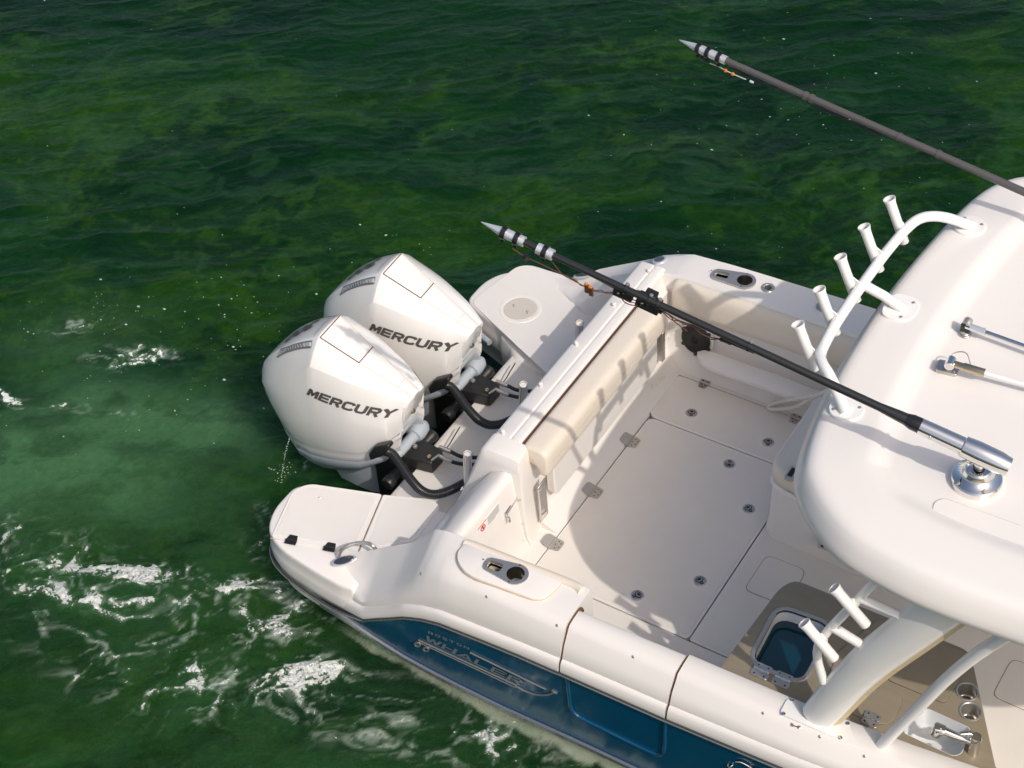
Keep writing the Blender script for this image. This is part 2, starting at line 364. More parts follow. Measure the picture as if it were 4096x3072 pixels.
# colour
def C3(*c): return np.array(c)[None, None, :]
def mx(c, k, col): return c*(1-k[..., None]) + C3(*col)*k[..., None]
bu, bv_ = GU*.62 + .9*q1 + .16*q3_, GV*1.05 + .9*q2 + .16*q4_
weed = sst(fbm(bu, bv_, 101, 6, .60), .43, .60); w2 = sst(fbm(U*1.7, Vv*2.6, 121, 6, .64), .42, .64); tuft = sst(fbm(U*6, Vv*7, 111, 6, .70), .46, .66)
deep = sst(fbm(bu*.8+7, bv_*.9, 131, 5, .58), .46, .62); grain = fbm(GU*26, GV*32, 151, 3, .7)
swirl = sst(1-np.abs(2*fbm(U*.75+.5*q3_, Vv*2.3+.5*q4_, 141, 5, .56)-1), .86, .99)*sst(fbm(U*.5, Vv*.9, 145, 3), .42, .62)
swirl2 = sst(1-np.abs(2*fbm(U*1.8+.5*q3_, Vv*4.5+.5*q4_, 147, 5, .58)-1), .86, .99)*sst(fbm(U*.8, Vv*1.2, 149, 3), .45, .65)
wc = np.zeros(GX.shape+(3,)) + C3(.0022, .0190, .0050)
wc = mx(wc, weed*.85, (.0095, .0340, .0022)); wc = mx(wc, deep*.70, (.0010, .0110, .0046)); wc = mx(wc, w2*.35, (.0050, .0300, .0050))
wc = mx(wc, tuft*weed*.55, (.0210, .0560, .0050)); wc = mx(wc, swirl*.22, (.030, .075, .036)); wc = mx(wc, swirl2*.16, (.030, .075, .034))
wc = mx(wc, wake*(.30+.40*w2), (.020, .058, .024))
wc = mx(wc, np.clip(aer*(.50+.50*w2), 0, .88), (.062, .132, .072))
wc = wc*(.80+.42*grain[..., None])*C3(.92, 1.14, .86)
wc = mx(wc, skirt*(.72+.28*rag), (.30, .385, .26))
wc = mx(wc, fsoft*.42, (.085, .160, .088)); wc = mx(wc, np.clip(wisp*.55+wisp2*.40, 0, 1)*sst(foam, .10, .36)*(.25+.75*sst(fine, .42, .58))*sst(e1, .02, .25), (.36, .43, .35))
fadeo = np.exp(-np.maximum(0, np.hypot(GX+1, GY-1)-9)/6.0)
inboat = (np.abs(GY) < 1.45) & (GX > -.1) & (GX < 9)
H = np.where(inboat, -.12, H)*fadeo
nx, ny = GX.shape
wv = np.stack([GX, GY, ZW+H], -1).reshape(-1, 3)
ii = np.arange(nx*ny).reshape(nx, ny)
wf = np.stack([ii[:-1, :-1], ii[1:, :-1], ii[1:, 1:], ii[:-1, 1:]], -1).reshape(-1, 4)
wm = D.meshes.new('water'); wm.vertices.add(len(wv)); wm.vertices.foreach_set('co', wv.ravel())
wm.loops.add(wf.size); wm.loops.foreach_set('vertex_index', wf.ravel().astype(np.int32))
wm.polygons.add(len(wf)); wm.polygons.foreach_set('loop_start', np.arange(0, wf.size, 4, dtype=np.int32)); wm.update(calc_edges=True)
wm.polygons.foreach_set('use_smooth', np.ones(len(wf), bool))
at = wm.attributes.new('foam', 'FLOAT', 'POINT'); at.data.foreach_set('value', np.where(foam > .06, ex+.25*(sst(foam, .06, .28)-1), -1).ravel().astype(np.float32))
at = wm.attributes.new('churn', 'FLOAT', 'POINT'); at.data.foreach_set('value', np.clip(wake+.6*aer, 0, 1).ravel().astype(np.float32))
at = wm.attributes.new('wcol', 'FLOAT_COLOR', 'POINT'); at.data.foreach_set('color', np.concatenate([wc, np.ones(GX.shape+(1,))], -1).ravel().astype(np.float32))
water = D.objects.new('water', wm); COL.objects.link(water); tag(water, kind='structure')
def water_material():
    m = D.materials.new('sea_water'); m.use_nodes = True; nt = m.node_tree; L = nt.links; b = nt.nodes['Principled BSDF']
    def AT(nm, o='Fac'): return nd(nt, 'ShaderNodeAttribute', attribute_name=nm).outputs[o]
    tc = nd(nt, 'ShaderNodeTexCoord'); mp = nd(nt, 'ShaderNodeMapping'); mp.inputs['Rotation'].default_value = (0, 0, -math.atan2(RY, RX)); mp.inputs['Scale'].default_value = (1, 1.5, 1); L.new(tc.outputs['Object'], mp.inputs[0])
    def NZ(sc, det, ro, di=0.0):
        n = nd(nt, 'ShaderNodeTexNoise'); n.inputs['Scale'].default_value = sc; n.inputs['Detail'].default_value = det; n.inputs['Roughness'].default_value = ro; n.inputs['Distortion'].default_value = di; L.new(mp.outputs[0], n.inputs[0]); return n.outputs[0]
    def MA(op, a, c, d=None):
        n = nd(nt, 'ShaderNodeMath', operation=op)
        for i, q in enumerate((a, c, d)):
            if q is None: continue
            if isinstance(q, (int, float)): n.inputs[i].default_value = q
            else: L.new(q, n.inputs[i])
        return n.outputs[0]
    def MR(x, a, c, lo, hi):
        n = nd(nt, 'ShaderNodeMapRange'); n.interpolation_type = 'SMOOTHSTEP'
        for i, q in enumerate((a, c, lo, hi)): n.inputs[i+1].default_value = q
        L.new(x, n.inputs[0]); return n.outputs[0]
    fv_ = MA('MULTIPLY_ADD', NZ(26, 4, .75, .5), 1.25, MA('SUBTRACT', AT('foam'), .625))
    fm = MR(fv_, 1.05, 1.17, 0, 1)
    cm = nd(nt, 'ShaderNodeMix', data_type='RGBA'); L.new(MA('MULTIPLY', fm, .93), cm.inputs[0]); L.new(AT('wcol', 'Color'), cm.inputs[6]); cm.inputs[7].default_value = (.76, .78, .74, 1); L.new(cm.outputs[2], b.inputs['Base Color'])
    L.new(MR(fm, 0, 1, .05, .7), b.inputs['Roughness'])
    b.inputs['IOR'].default_value = 1.333; b.inputs['Specular IOR Level'].default_value = .22
    b.subsurface_method = 'BURLEY'; L.new(MR(fm, 0, .5, 1, 0), b.inputs['Subsurface Weight'])
    b.inputs['Subsurface Radius'].default_value = (.5, 1.0, .6); b.inputs['Subsurface Scale'].default_value = .5
    ch = AT('churn')
    bp = nd(nt, 'ShaderNodeBump'); bp.inputs['Distance'].default_value = .026; L.new(MR(ch, 0, 1, .45, .9), bp.inputs['Strength']); L.new(NZ(11, 5, .68, .6), bp.inputs['Height'])
    b2 = nd(nt, 'ShaderNodeBump'); b2.inputs['Distance'].default_value = .050; L.new(MR(ch, .15, .8, 0, 1.0), b2.inputs['Strength']); L.new(NZ(21, 3, .6, 1.2), b2.inputs['Height']); L.new(bp.outputs[0], b2.inputs['Normal'])
    L.new(b2.outputs[0], b.inputs['Normal'])
    return m
wm.materials.append(water_material())

# ------------------------------------------------------------------ the boat
boat = thing('motor_boat', 'white motor boat with teal blue hull side, open cockpit and hardtop', 'boat', (1.5, 0, ZW))
# station tables: x, (y,z) of inner edge, crease, lip, rub line
ST = [(-.36, (-1.29, .070), (-1.30, .066), (-1.45, -.07), (-1.47, -.16)), (-.17, (-1.30, .093), (-1.385, .074), (-1.49, -.07), (-1.51, -.16)), (0, (-1.30, .120), (-1.455, .073), (-1.525, -.06), (-1.54, -.16)),
      (.10, (-1.295, .178), (-1.495, .070), (-1.545, -.04), (-1.56, -.145)), (.22, (-1.29, .270), (-1.538, .062), (-1.570, -.005), (-1.586, -.10)), (.33, (-1.285, .352), (-1.538, .155), (-1.580, .075), (-1.595, -.012)),
      (.45, (-1.28, .44), (-1.535, .262), (-1.59, .165), (-1.604, .08)), (.57, (-1.27, .575), (-1.535, .385), (-1.598, .265), (-1.613, .175)),
      (.64, (-1.27, .655), (-1.535, .46), (-1.60, .305), (-1.616, .215)), (.72, (-1.27, .685), (-1.535, .53), (-1.602, .345), (-1.618, .255)),
      (.85, (-1.265, .69), (-1.535, .61), (-1.606, .39), (-1.622, .30)), (1.15, (-1.25, .69), (-1.535, .655), (-1.61, .425), (-1.627, .34)),
      (1.40, (-1.245, .69), (-1.535, .658), (-1.612, .45), (-1.629, .365)), (1.662, (-1.24, .69), (-1.535, .66), (-1.613, .47), (-1.631, .38)),
      (1.678, (-1.40, .68), (-1.515, .668), (-1.613, .475), (-1.631, .385)), (2.0, (-1.395, .682), (-1.515, .670), (-1.613, .49), (-1.633, .40)), (2.332, (-1.385, .685), (-1.515, .673), (-1.614, .505), (-1.635, .415)),
      (2.348, (-1.372, .688), (-1.515, .675), (-1.614, .507), (-1.635, .417)), (3.08, (-1.365, .70), (-1.52, .69), (-1.62, .57), (-1.641, .48)), (3.6, (-1.34, .715), (-1.50, .71), (-1.615, .63), (-1.636, .54)), (4.6, (-1.26, .75), (-1.44, .76), (-1.56, .73), (-1.58, .64))]
def cap_rows(x0, x1, s=1, dz=0.0, n=3, base=0.0):
    T = [t for t in ST if x0-1e-6 <= t[0] <= x1+1e-6]; rows = []
    xs = []
    for i in range(len(T)-1): xs += list(np.linspace(T[i][0], T[i+1][0], n, endpoint=False))
    xs.append(T[-1][0])
    for x in xs:
        g = [np.array([np.interp(x, [t[0] for t in T], [t[k][0] for t in T]), np.interp(x, [t[0] for t in T], [t[k][1] for t in T])]) for k in (1, 2, 3, 4)]
        ie, cr, lp, rb = g
        bk = min(1.0, max(0.0, (x-.5)/.4)) if s == 1 else 1.0
        pr = [(ie[0]+.012, min(base, ie[1]-.05)), (ie[0]+.004, ie[1]-.02), (ie[0]-.012, ie[1]), tuple(ie*.5+cr*.5+np.array([0, .30*bk*(ie[1]-cr[1])])), (cr[0]+.045, cr[1]+(.17+.45*bk)*(ie[1]-cr[1])), tuple(cr), (cr[0]-.018, cr[1]-.030),
              tuple(cr*.45+lp*.55+np.array([-.008, .004])), (lp[0]+.006, lp[1]+.004), (lp[0]+.008, lp[1]-.006), (lp[0]-.006, lp[1]-.012), (lp[0]-.016, lp[1]-.03), (rb[0]-.008, rb[1]+.01), (rb[0], rb[1]-.012), (rb[0]+.05, rb[1]-.02)]
        rows.append([V(x, s*y, z+dz) for y, z in pr])
    return rows
m = MB(); m.loft(cap_rows(-.36, 1.662), 'gelcoat', closed=True, caps=True); aftcap = m.build('gunwale', boat, sharp=60); tag(aftcap, 'white stern quarter of the gunwale on the blue hull side')
m = MB(); m.loft(cap_rows(1.678, 2.332), 'gelcoat', closed=True, caps=True); gatecap = m.build('side_door', boat, sharp=60); tag(gatecap, 'white capped side door between two dark gaps in the gunwale')
m = MB(); m.loft(cap_rows(2.348, 4.6), 'gelcoat', closed=True, caps=True); fwdcap = m.build('gunwale', boat, sharp=60)
for xx in (1.67, 2.34):        # dark gaskets in the door gaps
    t = min(ST, key=lambda q: abs(q[0]-xx)); m = MB()
    pth = [V(xx, -1.36, .62), V(xx, -1.39, .668), V(xx, -1.50, .658), V(xx, -1.532, .62), V(xx, -1.598, .475), V(xx, -1.612, .40)]
    m.tube([q-V(0, -.004, .004) for q in spline(pth, 4)], .0080, 'seam', 8); m.build('gasket', gatecap)
# hull side and bottom
HS = [(-.17, -1.54, -.19, -1.52, -.26), (.03, -1.56, -.185, -1.52, -.30), (.22, -1.575, -.12, -1.52, -.36), (.45, -1.59, .07, -1.52, -.41), (.64, -1.602, .20, -1.52, -.43), (.85, -1.61, .285, -1.52, -.44), (1.15, -1.615, .325, -1.52, -.445),
      (1.7, -1.62, .37, -1.52, -.42), (2.3, -1.624, .40, -1.525, -.40), (3.08, -1.63, .465, -1.50, -.36), (3.6, -1.62, .525, -1.46, -.33), (4.6, -1.565, .62, -1.30, -.25)]
def hull_rows(s):
    rows = []
    for x in np.linspace(-.17, 4.6, 46):
        g = [np.interp(x, [h[0] for h in HS], [h[k] for h in HS]) for k in (1, 2, 3, 4)]
        row = []
        for t in np.linspace(0, 1, 9):
            y = g[0]+(g[2]-g[0])*(t**1.15); z = g[1]+(g[3]-g[1])*t
            row.append(V(x, s*y, z))
        rows.append(row)
    return rows
m = MB()
HR = hull_rows(1); m.loft(HR, 'hull_blue'); m.loft(hull_rows(-1), 'hull_blue')
for s in (1, -1):      # bottom to the keel, transom
    rows = []
    for x in np.linspace(-.17, 4.6, 24):
        g = [np.interp(x, [h[0] for h in HS], [h[k] for h in HS]) for k in (3, 4)]
        rows.append([V(x, s*(g[0]+.004), g[1]), V(x, s*(g[0]+.05), g[1]-.04), V(x, s*(g[0]*.55), g[1]-.28), V(x, 0, g[1]-.6)])
    m.loft(rows, 'bottom_paint')
m.add([V(-.17, -1.52, -.19), V(-.17, 1.52, -.19), V(-.17, 1.5, -.3), V(-.17, 0, -.9), V(-.17, -1.5, -.3)], [(0, 1, 2, 3, 4)], 'gelcoat')
hull = m.build('hull', boat, sharp=25); tag(hull, 'glossy teal blue hull side')
hullbvh = bvh_of(hull)
# rub rail (grey rubber with bright insert) and chine strip
for s in (1, -1):
    m = MB()
    pts = [r[13]*V(1, s, 1)+V(0, -s*.004, -.006) for r in cap_rows(.22, 4.6, 1)]
    m.tube(pts, .010, 'rail_grey', 8); m.tube([p+V(0, -s*.010, .001) for p in pts], .0045, 'silver_strip', 6)
    tip = [V(.22, -1.59*s, -.115), V(.02, -1.575*s, -.165), V(-.17, -1.55*s, -.185), V(-.45, -1.50*s, -.18), V(-.62, -1.42*s, -.175), V(-.70, -1.30*s, -.17), V(-.72, -1.12*s, -.17)]
    m.tube(spline(tip, 5), .008, 'rail_grey', 8); m.tube([p+V(-.006, -s*.012, .001) for p in spline(tip, 5)], .005, 'silver_strip', 6)
    m.build('rub_rail', boat)
for s in (1, -1):
    m = MB()
    pts = [V(x, s*(np.interp(x, [h[0] for h in HS], [h[3] for h in HS])-.008), np.interp(x, [h[0] for h in HS], [h[4] for h in HS])-.004) for x in np.linspace(-.17, 4.6, 40)]
    m.tube(pts, .020, 'silver_strip', 8, flat=1.3); m.tube([p+V(0, s*.004, -.028) for p in pts], .012, 'rubber', 6)
    m.build('chine_strip', boat)
# screws along cap and rail
def screw(p, r=.008, parent=None, axis=(0, 0, 1), mt='steel', name='screw'):
    m = MB(); m.lathe([(r, -.002), (r, .001), (r*.7, .003), (r*.25, .0035), (r*.2, .001)], p, axis, mt, 10); return m.build(name, parent or boat)
capb = [bvh_of(o) for o in (aftcap, gatecap, fwdcap)]
def on_cap(px, py):
    o = Vector(CAMP); d = Vector(ray(px, py)).normalized(); best = None
    for b in capb:
        h = b.ray_cast(o, d)
        if h[0] is not None and (best is None or h[3] < best[3]): best = h
    return best
for q in [ZF(848, 210), ZF(1430, 413), ZF(2053, 667), ZE(735, 675), ZE(1110, 840), ZE(1885, 1173), ZD(405, 1383), ZD(800, 1555)]:
    h = on_cap(*q)
    if h: screw(np.array(h[0]), .009, aftcap, tuple(h[1]))

# door outline bead on the hull
def on_hull(px, py, off=.004):
    h = hullbvh.ray_cast(Vector(CAMP), Vector(ray(px, py)).normalized())
    return np.array(h[0])+np.array(h[1])*(off if h[1].y < 0 else -off) if h[0] is not None else None
bead = [on_hull(*q) for q in [ZE(150, 830), ZE(160, 900), ZE(175, 1040), ZE(190, 1120), ZE(225, 1170), ZE(290, 1215), ZE(500, 1320), ZE(700, 1420), ZE(900, 1515), ZE(960, 1535), ZE(1000, 1525), ZE(1012, 1490), ZE(1015, 1420), ZE(1017, 1340), ZE(1019, 1270), ZE(1020, 1210)]]
bead = [b for b in bead if b is not None]
m = MB(); m.tube(spline(bead, 4), .011, 'hull_blue', 8); m.build('door_bead', hull)
# raised lettering on the hull side
def hl(name, body, size, pxc, pxa, pxb, mt='badge', **kw):
    a, b = on_hull(*pxa), on_hull(*pxb); xd = b-a; c = on_hull(*pxc)
    zd = np.cross(xd, (0, 1, 0)); zd = -zd/np.linalg.norm(zd); 
    if zd[2] < 0: zd = -zd
    return lay_text(name, hull, body, size, c, xd, zd, mt, hullbvh, (0, 1, 0), .004, **kw)
hl('hull_lettering', 'WHALER', .078, ZF(1318, 972), ZF(960, 790), ZF(1680, 1130), mt='badge', shear=.45, wide=1.34, gap=.10, thick=.2)
hl('hull_lettering', 'BOSTON', .032, ZF(1095, 793), ZF(960, 745), ZF(1220, 850), mt='badge', shear=.35, wide=1.25, gap=.3)
m = MB()
def hline(a, b, r, k=12):
    pts = [on_hull(*(np.array(a)+(np.array(b)-np.array(a))*t), .006) for t in np.linspace(0, 1, k)]
    m.tube([p for p in pts if p is not None], r, 'steel', 6)
hline(ZF(835, 790), ZF(1700, 1190), .006); hline(ZF(840, 812), ZF(1690, 1210), .004)
hline(ZF(1290, 900), ZF(1960, 1225), .006)
m.tube(spline([on_hull(*q, .006) for q in [ZF(1690, 1195), ZF(1800, 1250), ZF(1900, 1275), ZF(1980, 1270), ZF(2040, 1250)]], 5), .006, 'steel', 6)
for c_ in ((825, 825), (900, 868)):
    m.tube([on_hull(*ZF(c_[0]+24*math.cos(t), c_[1]+17*math.sin(t)), .008) for t in np.linspace(0, 2*math.pi, 14)], .006, 'steel', 6, caps=False)
p = on_hull(*ZF(2035, 1250), .004); m.box(p, (.035, .012, .012), 'steel'); m.build('emblem', hull)
m = MB()
for pth in ([ZE(1580, 1620), ZE(1600, 1640), ZE(1615, 1630)], [ZE(1650, 1590), ZE(1700, 1595), ZE(1760, 1625), ZE(1800, 1650), ZE(1870, 1665), ZE(1930, 1700)], [ZE(1590, 1660), ZE(1620, 1700), ZE(1600, 1760)]):
    q = [on_hull(*a, .003) for a in pth]; q = [a for a in q if a is not None]
    if len(q) > 1:
        m.tube(spline(q, 5), .011, 'black', 6, flat=.3); m.tube([a+V(0, -.004, 0) for a in spline(q, 5)], .0075, 'label_white', 6, flat=.3)
m.build('name_lettering', hull)

# ---------------- swim platforms
ZP = .08
def platform(s, name):
    """s=+1 port, -1 starboard; outline at deck level"""
    out = [V(.40, s*.72), V(-.14, s*.81), V(-.58, s*.96), V(-.70, s*1.02), V(-.70, s*1.26), V(-.62, s*1.42), V(-.45, s*1.50), V(-.15, s*1.54), V(.04, s*1.553), V(.13, s*1.54), V(.20, s*1.40), V(.40, s*1.25)]
    out = fillet(out, [0, 0, .04, .10, .12, .12, .15, .08, .08, .01, .02, 0], 5)
    lev = [(0.0, ZP, 0.0), (.0, ZP, .012), (.0, ZP-.012, -.0)]
    cen = V(-.1, s*1.2); m = MB(); rows = []
    for sc, z in ((.965, ZP), (.985, ZP-.004), (.997, ZP-.018), (1.0, ZP-.04), (1.0, ZP-.10), (1.012, ZP-.115), (1.02, ZP-.14), (1.02, ZP-.19), (1.012, ZP-.22), (1.005, ZP-.235), (.99, ZP-.24), (.94, ZP-.40)):
        rows.append([V(*(cen+(p-cen)*sc), z) for p in out])
    m.loft(rows, 'gelcoat', closed=True, caps=True)
    return m.build(name, boat, sharp=50)
plat_s = platform(-1, 'swim_platform'); tag(plat_s, 'stern platform with hinged lid nearer the blue hull side')
plat_p = platform(1, 'swim_platform'); tag(plat_p, 'stern platform with round beige inspection cover')
# starboard lid and pad, standing slightly proud of the platform
zz = ZP+.004
lid = [Z2(215, 1200), Z2(385, 800), Z2(480, 745), Z2(620, 745), Z2(1165, 840), Z2(1160, 870), Z2(945, 1345), Z2(750, 1310), Z2(420, 1240)]
m = MB(); L_ = PX([Z2(185, 1215), Z2(375, 800), Z2(520, 738), Z2(1168, 832), Z2(945, 1352)], zz+.008); L_ = fillet(L_, [.03, .14, .10, .02, .01], 6)
m.prism(L_, .010, 'gelcoat'); m.prism(fillet(PX([Z2(222, 1190), Z2(390, 825), Z2(510, 768), Z2(1120, 858), Z2(925, 1300)], zz+.0095), [.03, .12, .08, .03, .03], 6), .004, 'nonskid')
slid = m.build('hatch_lid', plat_s, bevel=.003)
m = MB(); L_ = fillet(PX([Z2(1180, 838), Z2(1625, 878), Z2(1680, 945), Z2(1460, 1250), Z2(1230, 1290), Z2(962, 1355)], zz+.008), [.01, .02, .02, .05, .05, .01], 4)
m.prism(L_, .010, 'gelcoat'); m.prism(fillet(PX([Z2(1205, 862), Z2(1600, 900), Z2(1640, 950), Z2(1440, 1235), Z2(1220, 1272), Z2(1020, 1320)], zz+.0095), .04, 4), .004, 'nonskid'); m.build('deck_pad', plat_s, bevel=.003)
m = MB(); m.tube(PX([Z2(1172, 836), Z2(953, 1352)], zz+.003), .0026, 'seam', 6); m.tube(PX([Z2(180, 1222), Z2(420, 1254), Z2(940, 1358)], zz+.001), .0025, 'tanseam', 6); m.build('gap', plat_s)
def strap_hinge(a, b, w, parent, z, mt='steel', name='hinge', taper=.7):
    A = W(*a, z); B = W(*b, z); u = (B-A)/np.linalg.norm(B-A); n = V(-u[1], u[0], 0); l = np.linalg.norm(B-A)
    m = MB(); k = .36
    m.prism([A-n*w*.5, A+u*l*k-n*w*.5, A+u*l*k+n*w*.5, A+n*w*.5], .005, mt)
    m.prism([A+u*l*(k+.03)-n*w*.5, B-n*w*.5*taper, B+n*w*.5*taper, A+u*l*(k+.03)+n*w*.5], .005, mt)
    m.tube([A+u*l*k-n*w*.5+V(0, 0, .002), A+u*l*k+n*w*.5+V(0, 0, .002)], .007, mt, 8)
    for i, j in ((.15, -.28), (.15, .28), (.6, -.2), (.6, .2), (.85, 0)):
        m.lathe([(.006, .0), (.005, .0015), (.001, .0015)], A+u*l*i+n*w*j+V(0, 0, .0005), (0, 0, 1), 'dark_hole', 8)
    return m.build(name, parent, bevel=.0015)
strap_hinge(Z2(350, 1272), Z2(388, 1195), .075, slid, zz+.014, 'black'); strap_hinge(Z2(690, 1335), Z2(725, 1262), .075, slid, zz+.014, 'black')
screw(W(*Z2(617, 862), zz+.012), .007, slid, mt='brass')
# grab handle and oval pop-up cleat on the starboard quarter
m = MB(); hp = [W(*Z2(782, 1385), ZP+.02), W(*Z2(800, 1340), ZP+.085), W(*Z2(845, 1300), ZP+.125), W(*Z2(940, 1268), ZP+.14), W(*Z2(1040, 1268), ZP+.145), W(*Z2(1090, 1295), ZP+.14), W(*Z2(1120, 1330), ZP+.10)]
m.tube(spline(hp, 5), .0105, 'steel', 10, flat=1.2); m.build('grab_handle', aftcap)
pc = W(*Z2(835, 1422), .128); nrm = V(-.12, -.22, .97); nrm /= np.linalg.norm(nrm); u = W(*Z2(935, 1405), .135)-pc; u -= nrm*np.dot(u, nrm); u /= np.linalg.norm(u); n2 = np.cross(nrm, u)
m = MB(); m.prism([pc+nrm*.006+u*.083*math.cos(t)+n2*.034*math.sin(t) for t in np.linspace(0, 2*math.pi, 28, endpoint=False)], .012, 'alu', -nrm)
m.prism([pc+nrm*.012+u*.066*math.cos(t)+n2*.026*math.sin(t) for t in np.linspace(0, 2*math.pi, 28, endpoint=False)], .01, 'blue_glass', -nrm); m.build('flush_cleat', aftcap, bevel=.003)
# round cover on the port platform
m = MB(); c0 = W(2082, 1237, ZP+.004)
m.lathe([(.150, -.004), (.150, .003), (.146, .006), (.124, .006), (.121, .002), (.120, -.002)], c0, (0, 0, 1), 'gelcoat', 40, caps=False); ring = m.build('cover_ring', plat_p)
m = MB(); m.lathe([(.119, -.01), (.119, .005), (.116, .008), (.0005, .008)], c0, (0, 0, 1), 'plastic_beige', 40, caps=False)
for q in ((855, 690), (1450, 970)):
    pp = W(1980+q[0]/11.06, 1160+q[1]/11.06, ZP+.014); m.box(pp, (.028, .018, .003), 'gutter', [[.8, -.6, 0], [.6, .8, 0], [0, 0, 1]]); m.box(pp+V(.006, -.004, .002), (.022, .014, .006), 'plastic_beige', [[.8, -.6, 0], [.6, .8, 0], [0, 0, 1]])
m.build('inspection_cover', plat_p)
m = MB(); m.prism(fillet(PX([ZI(70, 790), ZI(480, 475), ZI(600, 462), ZI(960, 575), ZI(1000, 640), ZI(830, 660), ZI(900, 760), ZI(1075, 835), ZI(1210, 880), ZI(740, 1420)], ZP+.007), [.06, .08, .08, .06, .03, .02, .05, .03, .0, .0], 4), .006, 'nonskid'); m.build('deck_pad', plat_p, bevel=.004)
# tubular rail under the port platform's inner edge
m = MB(); ra = W(*ZG(420, 340), -.02); rb_ = W(*ZG(660, 540), -.02)
m.tube([ra, rb_], .022, 'alu', 12); m.build('ladder_tube', plat_p)
#%%PART3
# ---------------- port gunwale
STS = ST
ST = []
for t in STS:
    x = t[0]; cz = np.interp(x, [-.36, -.13, .12, .53, .66, .80, .90, 1.44, 2.07, 3.2, 4.6], [.06, .12, .30, .55, .64, .70, .725, .745, .765, .79, .83])
    iy = -np.interp(x, [-.17, 0, .10, .22, .64, .85, 3.2, 4.6], [1.42, 1.35, 1.30, 1.29, 1.285, 1.297, 1.29, 1.22]); iz = np.interp(x, [-.36, 0, .1, .22, .45, .64, .8, 1.0, 3, 4.6], [.06, .11, .19, .30, .50, .68, .715, .722, .735, .76])
    ST.append((x, (iy, iz), (-1.55 if x > .0 else -1.52, cz), (-1.60+.02*(x < .1), max(cz-.17, t[3][1])), (-1.625+.03*(x < .1), max(cz-.27, t[4][1]))))
m = MB(); m.loft(cap_rows(-.36, 4.6, -1), 'gelcoat', closed=True, caps=True); pcap = m.build('gunwale', boat, sharp=60); tag(pcap, 'white gunwale on the far side with cup holder and rod holder')
capb_p = bvh_of(pcap); ST = STS
def hit(bv, px, py, fallback=.72):
    h = bv.ray_cast(Vector(CAMP), Vector(ray(px, py)).normalized())
    if h[0] is None: return W(px, py, fallback), V(0, 0, 1)
    n = np.array(h[1]); n = n if n[2] > 0 else -n
    return np.array(h[0]), n
# ---------------- engine well
m = MB(); m.prism(rect(-.16, .50, -.80, .80, 0.0), .30, 'well')
m.build('engine_well', boat, bevel=.02)
well = D.objects['engine_well']
m = MB()
for y0, y1 in ((-.74, -.42), (-.30, .28), (.42, .74)): m.prism(fillet(rect(-.13, .36, y0, y1, .006), .03, 3), .008, 'well')
m.prism(rect(.36, .50, -.80, .80, .05), .06, 'well')
m.build('well_step', well, bevel=.006)
for s in (1, -1):      # fairings where the platforms turn down into the well
    m = MB(); rows = []
    for x in np.linspace(-.30, .42, 14):
        yo = np.interp(x, [-.58, -.14, .40], [.96, .81, .72])
        b = np.interp(x, [-.30, -.2, -.1, .42], [.03, .05, .10, .11])
        rows.append([V(x, s*(yo+.03), ZP-.05), V(x, s*(yo-.01), ZP-.055), V(x, s*(yo-b*.35), .016), V(x, s*(yo-b*.75), .006 if x > -.15 else -.06), V(x, s*(yo-b), -.02 if x > -.15 else -.14), V(x, s*(yo-b+.03), -.3)])
    m.loft(rows, 'gelcoat'); m.build('well_fairing', well, sharp=70)
# ---------------- transom wall with seat back
def sweep(prof, ys, mt, mb, endround=0.0, cx=None):
    rows = []
    for y, k in ys: 
        c = np.mean(prof, 0); rows.append([V(*(c[0]+(p[0]-c[0])*k, y, c[1]+(p[1]-c[1])*k)) for p in prof])
    mb.loft(rows, mt, closed=True, caps=True)
m = MB()
tp = [(.42, .02), (.45, .10), (.535, .62), (.545, .675), (.555, .697), (.575, .708), (.655, .712), (.662, .702), (.672, .702), (.678, .712), (.725, .716), (.742, .708), (.748, .69), (.75, .62), (.80, .58), (.80, .12), (.815, .075), (.84, .055), (.96, .004), (.96, -.06), (.42, -.06)]
sweep(tp, [(y, 1) for y in np.linspace(-.50, 1.33, 6)], 'gelcoat', m)
transom = m.build('transom_wall', boat, sharp=50, bevel=.0)
m = MB(); sweep([(.747, .66), (.747, .709), (.755, .709), (.755, .66)], [(y, 1) for y in (-.49, 1.05)], 'seam', m); m.build('gap', transom)
m = MB(); bp_ = [(.757, .60), (.757, .690), (.761, .705), (.772, .7145), (.785, .7175), (.80, .718), (.87, .716), (.892, .713), (.908, .706), (.921, .693), (.929, .675), (.932, .650), (.932, .545), (.928, .522), (.918, .508), (.90, .502), (.875, .503), (.862, .52), (.86, .56)]
sweep(bp_, [(-.515, .78), (-.508, .92), (-.49, .985), (-.46, 1), (.2, 1), (.98, 1), (1.015, .985), (1.035, .92), (1.042, .78)], 'vinyl', m); bolster = m.build('seat_back', transom, sharp=75)
tag(bolster, 'long beige padded seat back on the transom')
m = MB()
for q in ((.874, .7095), (.936, .60)):
    m.tube([V(q[0], y, q[1]) for y in np.linspace(-.45, .97, 30)], .0018, 'plastic_beige', 5)
m.build('stitching', bolster)
m = MB(); pan = fillet([V(0, -.36, .47), V(0, -.36, .16), V(0, .98, .16), V(0, .98, .47)], [.01, .06, .06, .01], 5)
m.prism([p+V(.875, 0, 0) for p in pan], .06, 'gelcoat', (-1, 0, 0)); m.build('seat_panel', transom, bevel=.012)
m = MB()       # hinge plate slots at the ends of the folding bench
m.prism([V(.865, -.53, .40), V(.87, -.45, .42), V(.875, -.45, .10), V(.865, -.53, .08)], .01, 'steel', (-1, 0, 0))
m.prism([V(.872, -.53, .38), V(.876, -.47, .39), V(.878, -.47, .12), V(.872, -.53, .10)], .012, 'chrome', (-1, 0, 0))
m.build('bench_hinge', transom, bevel=.003)
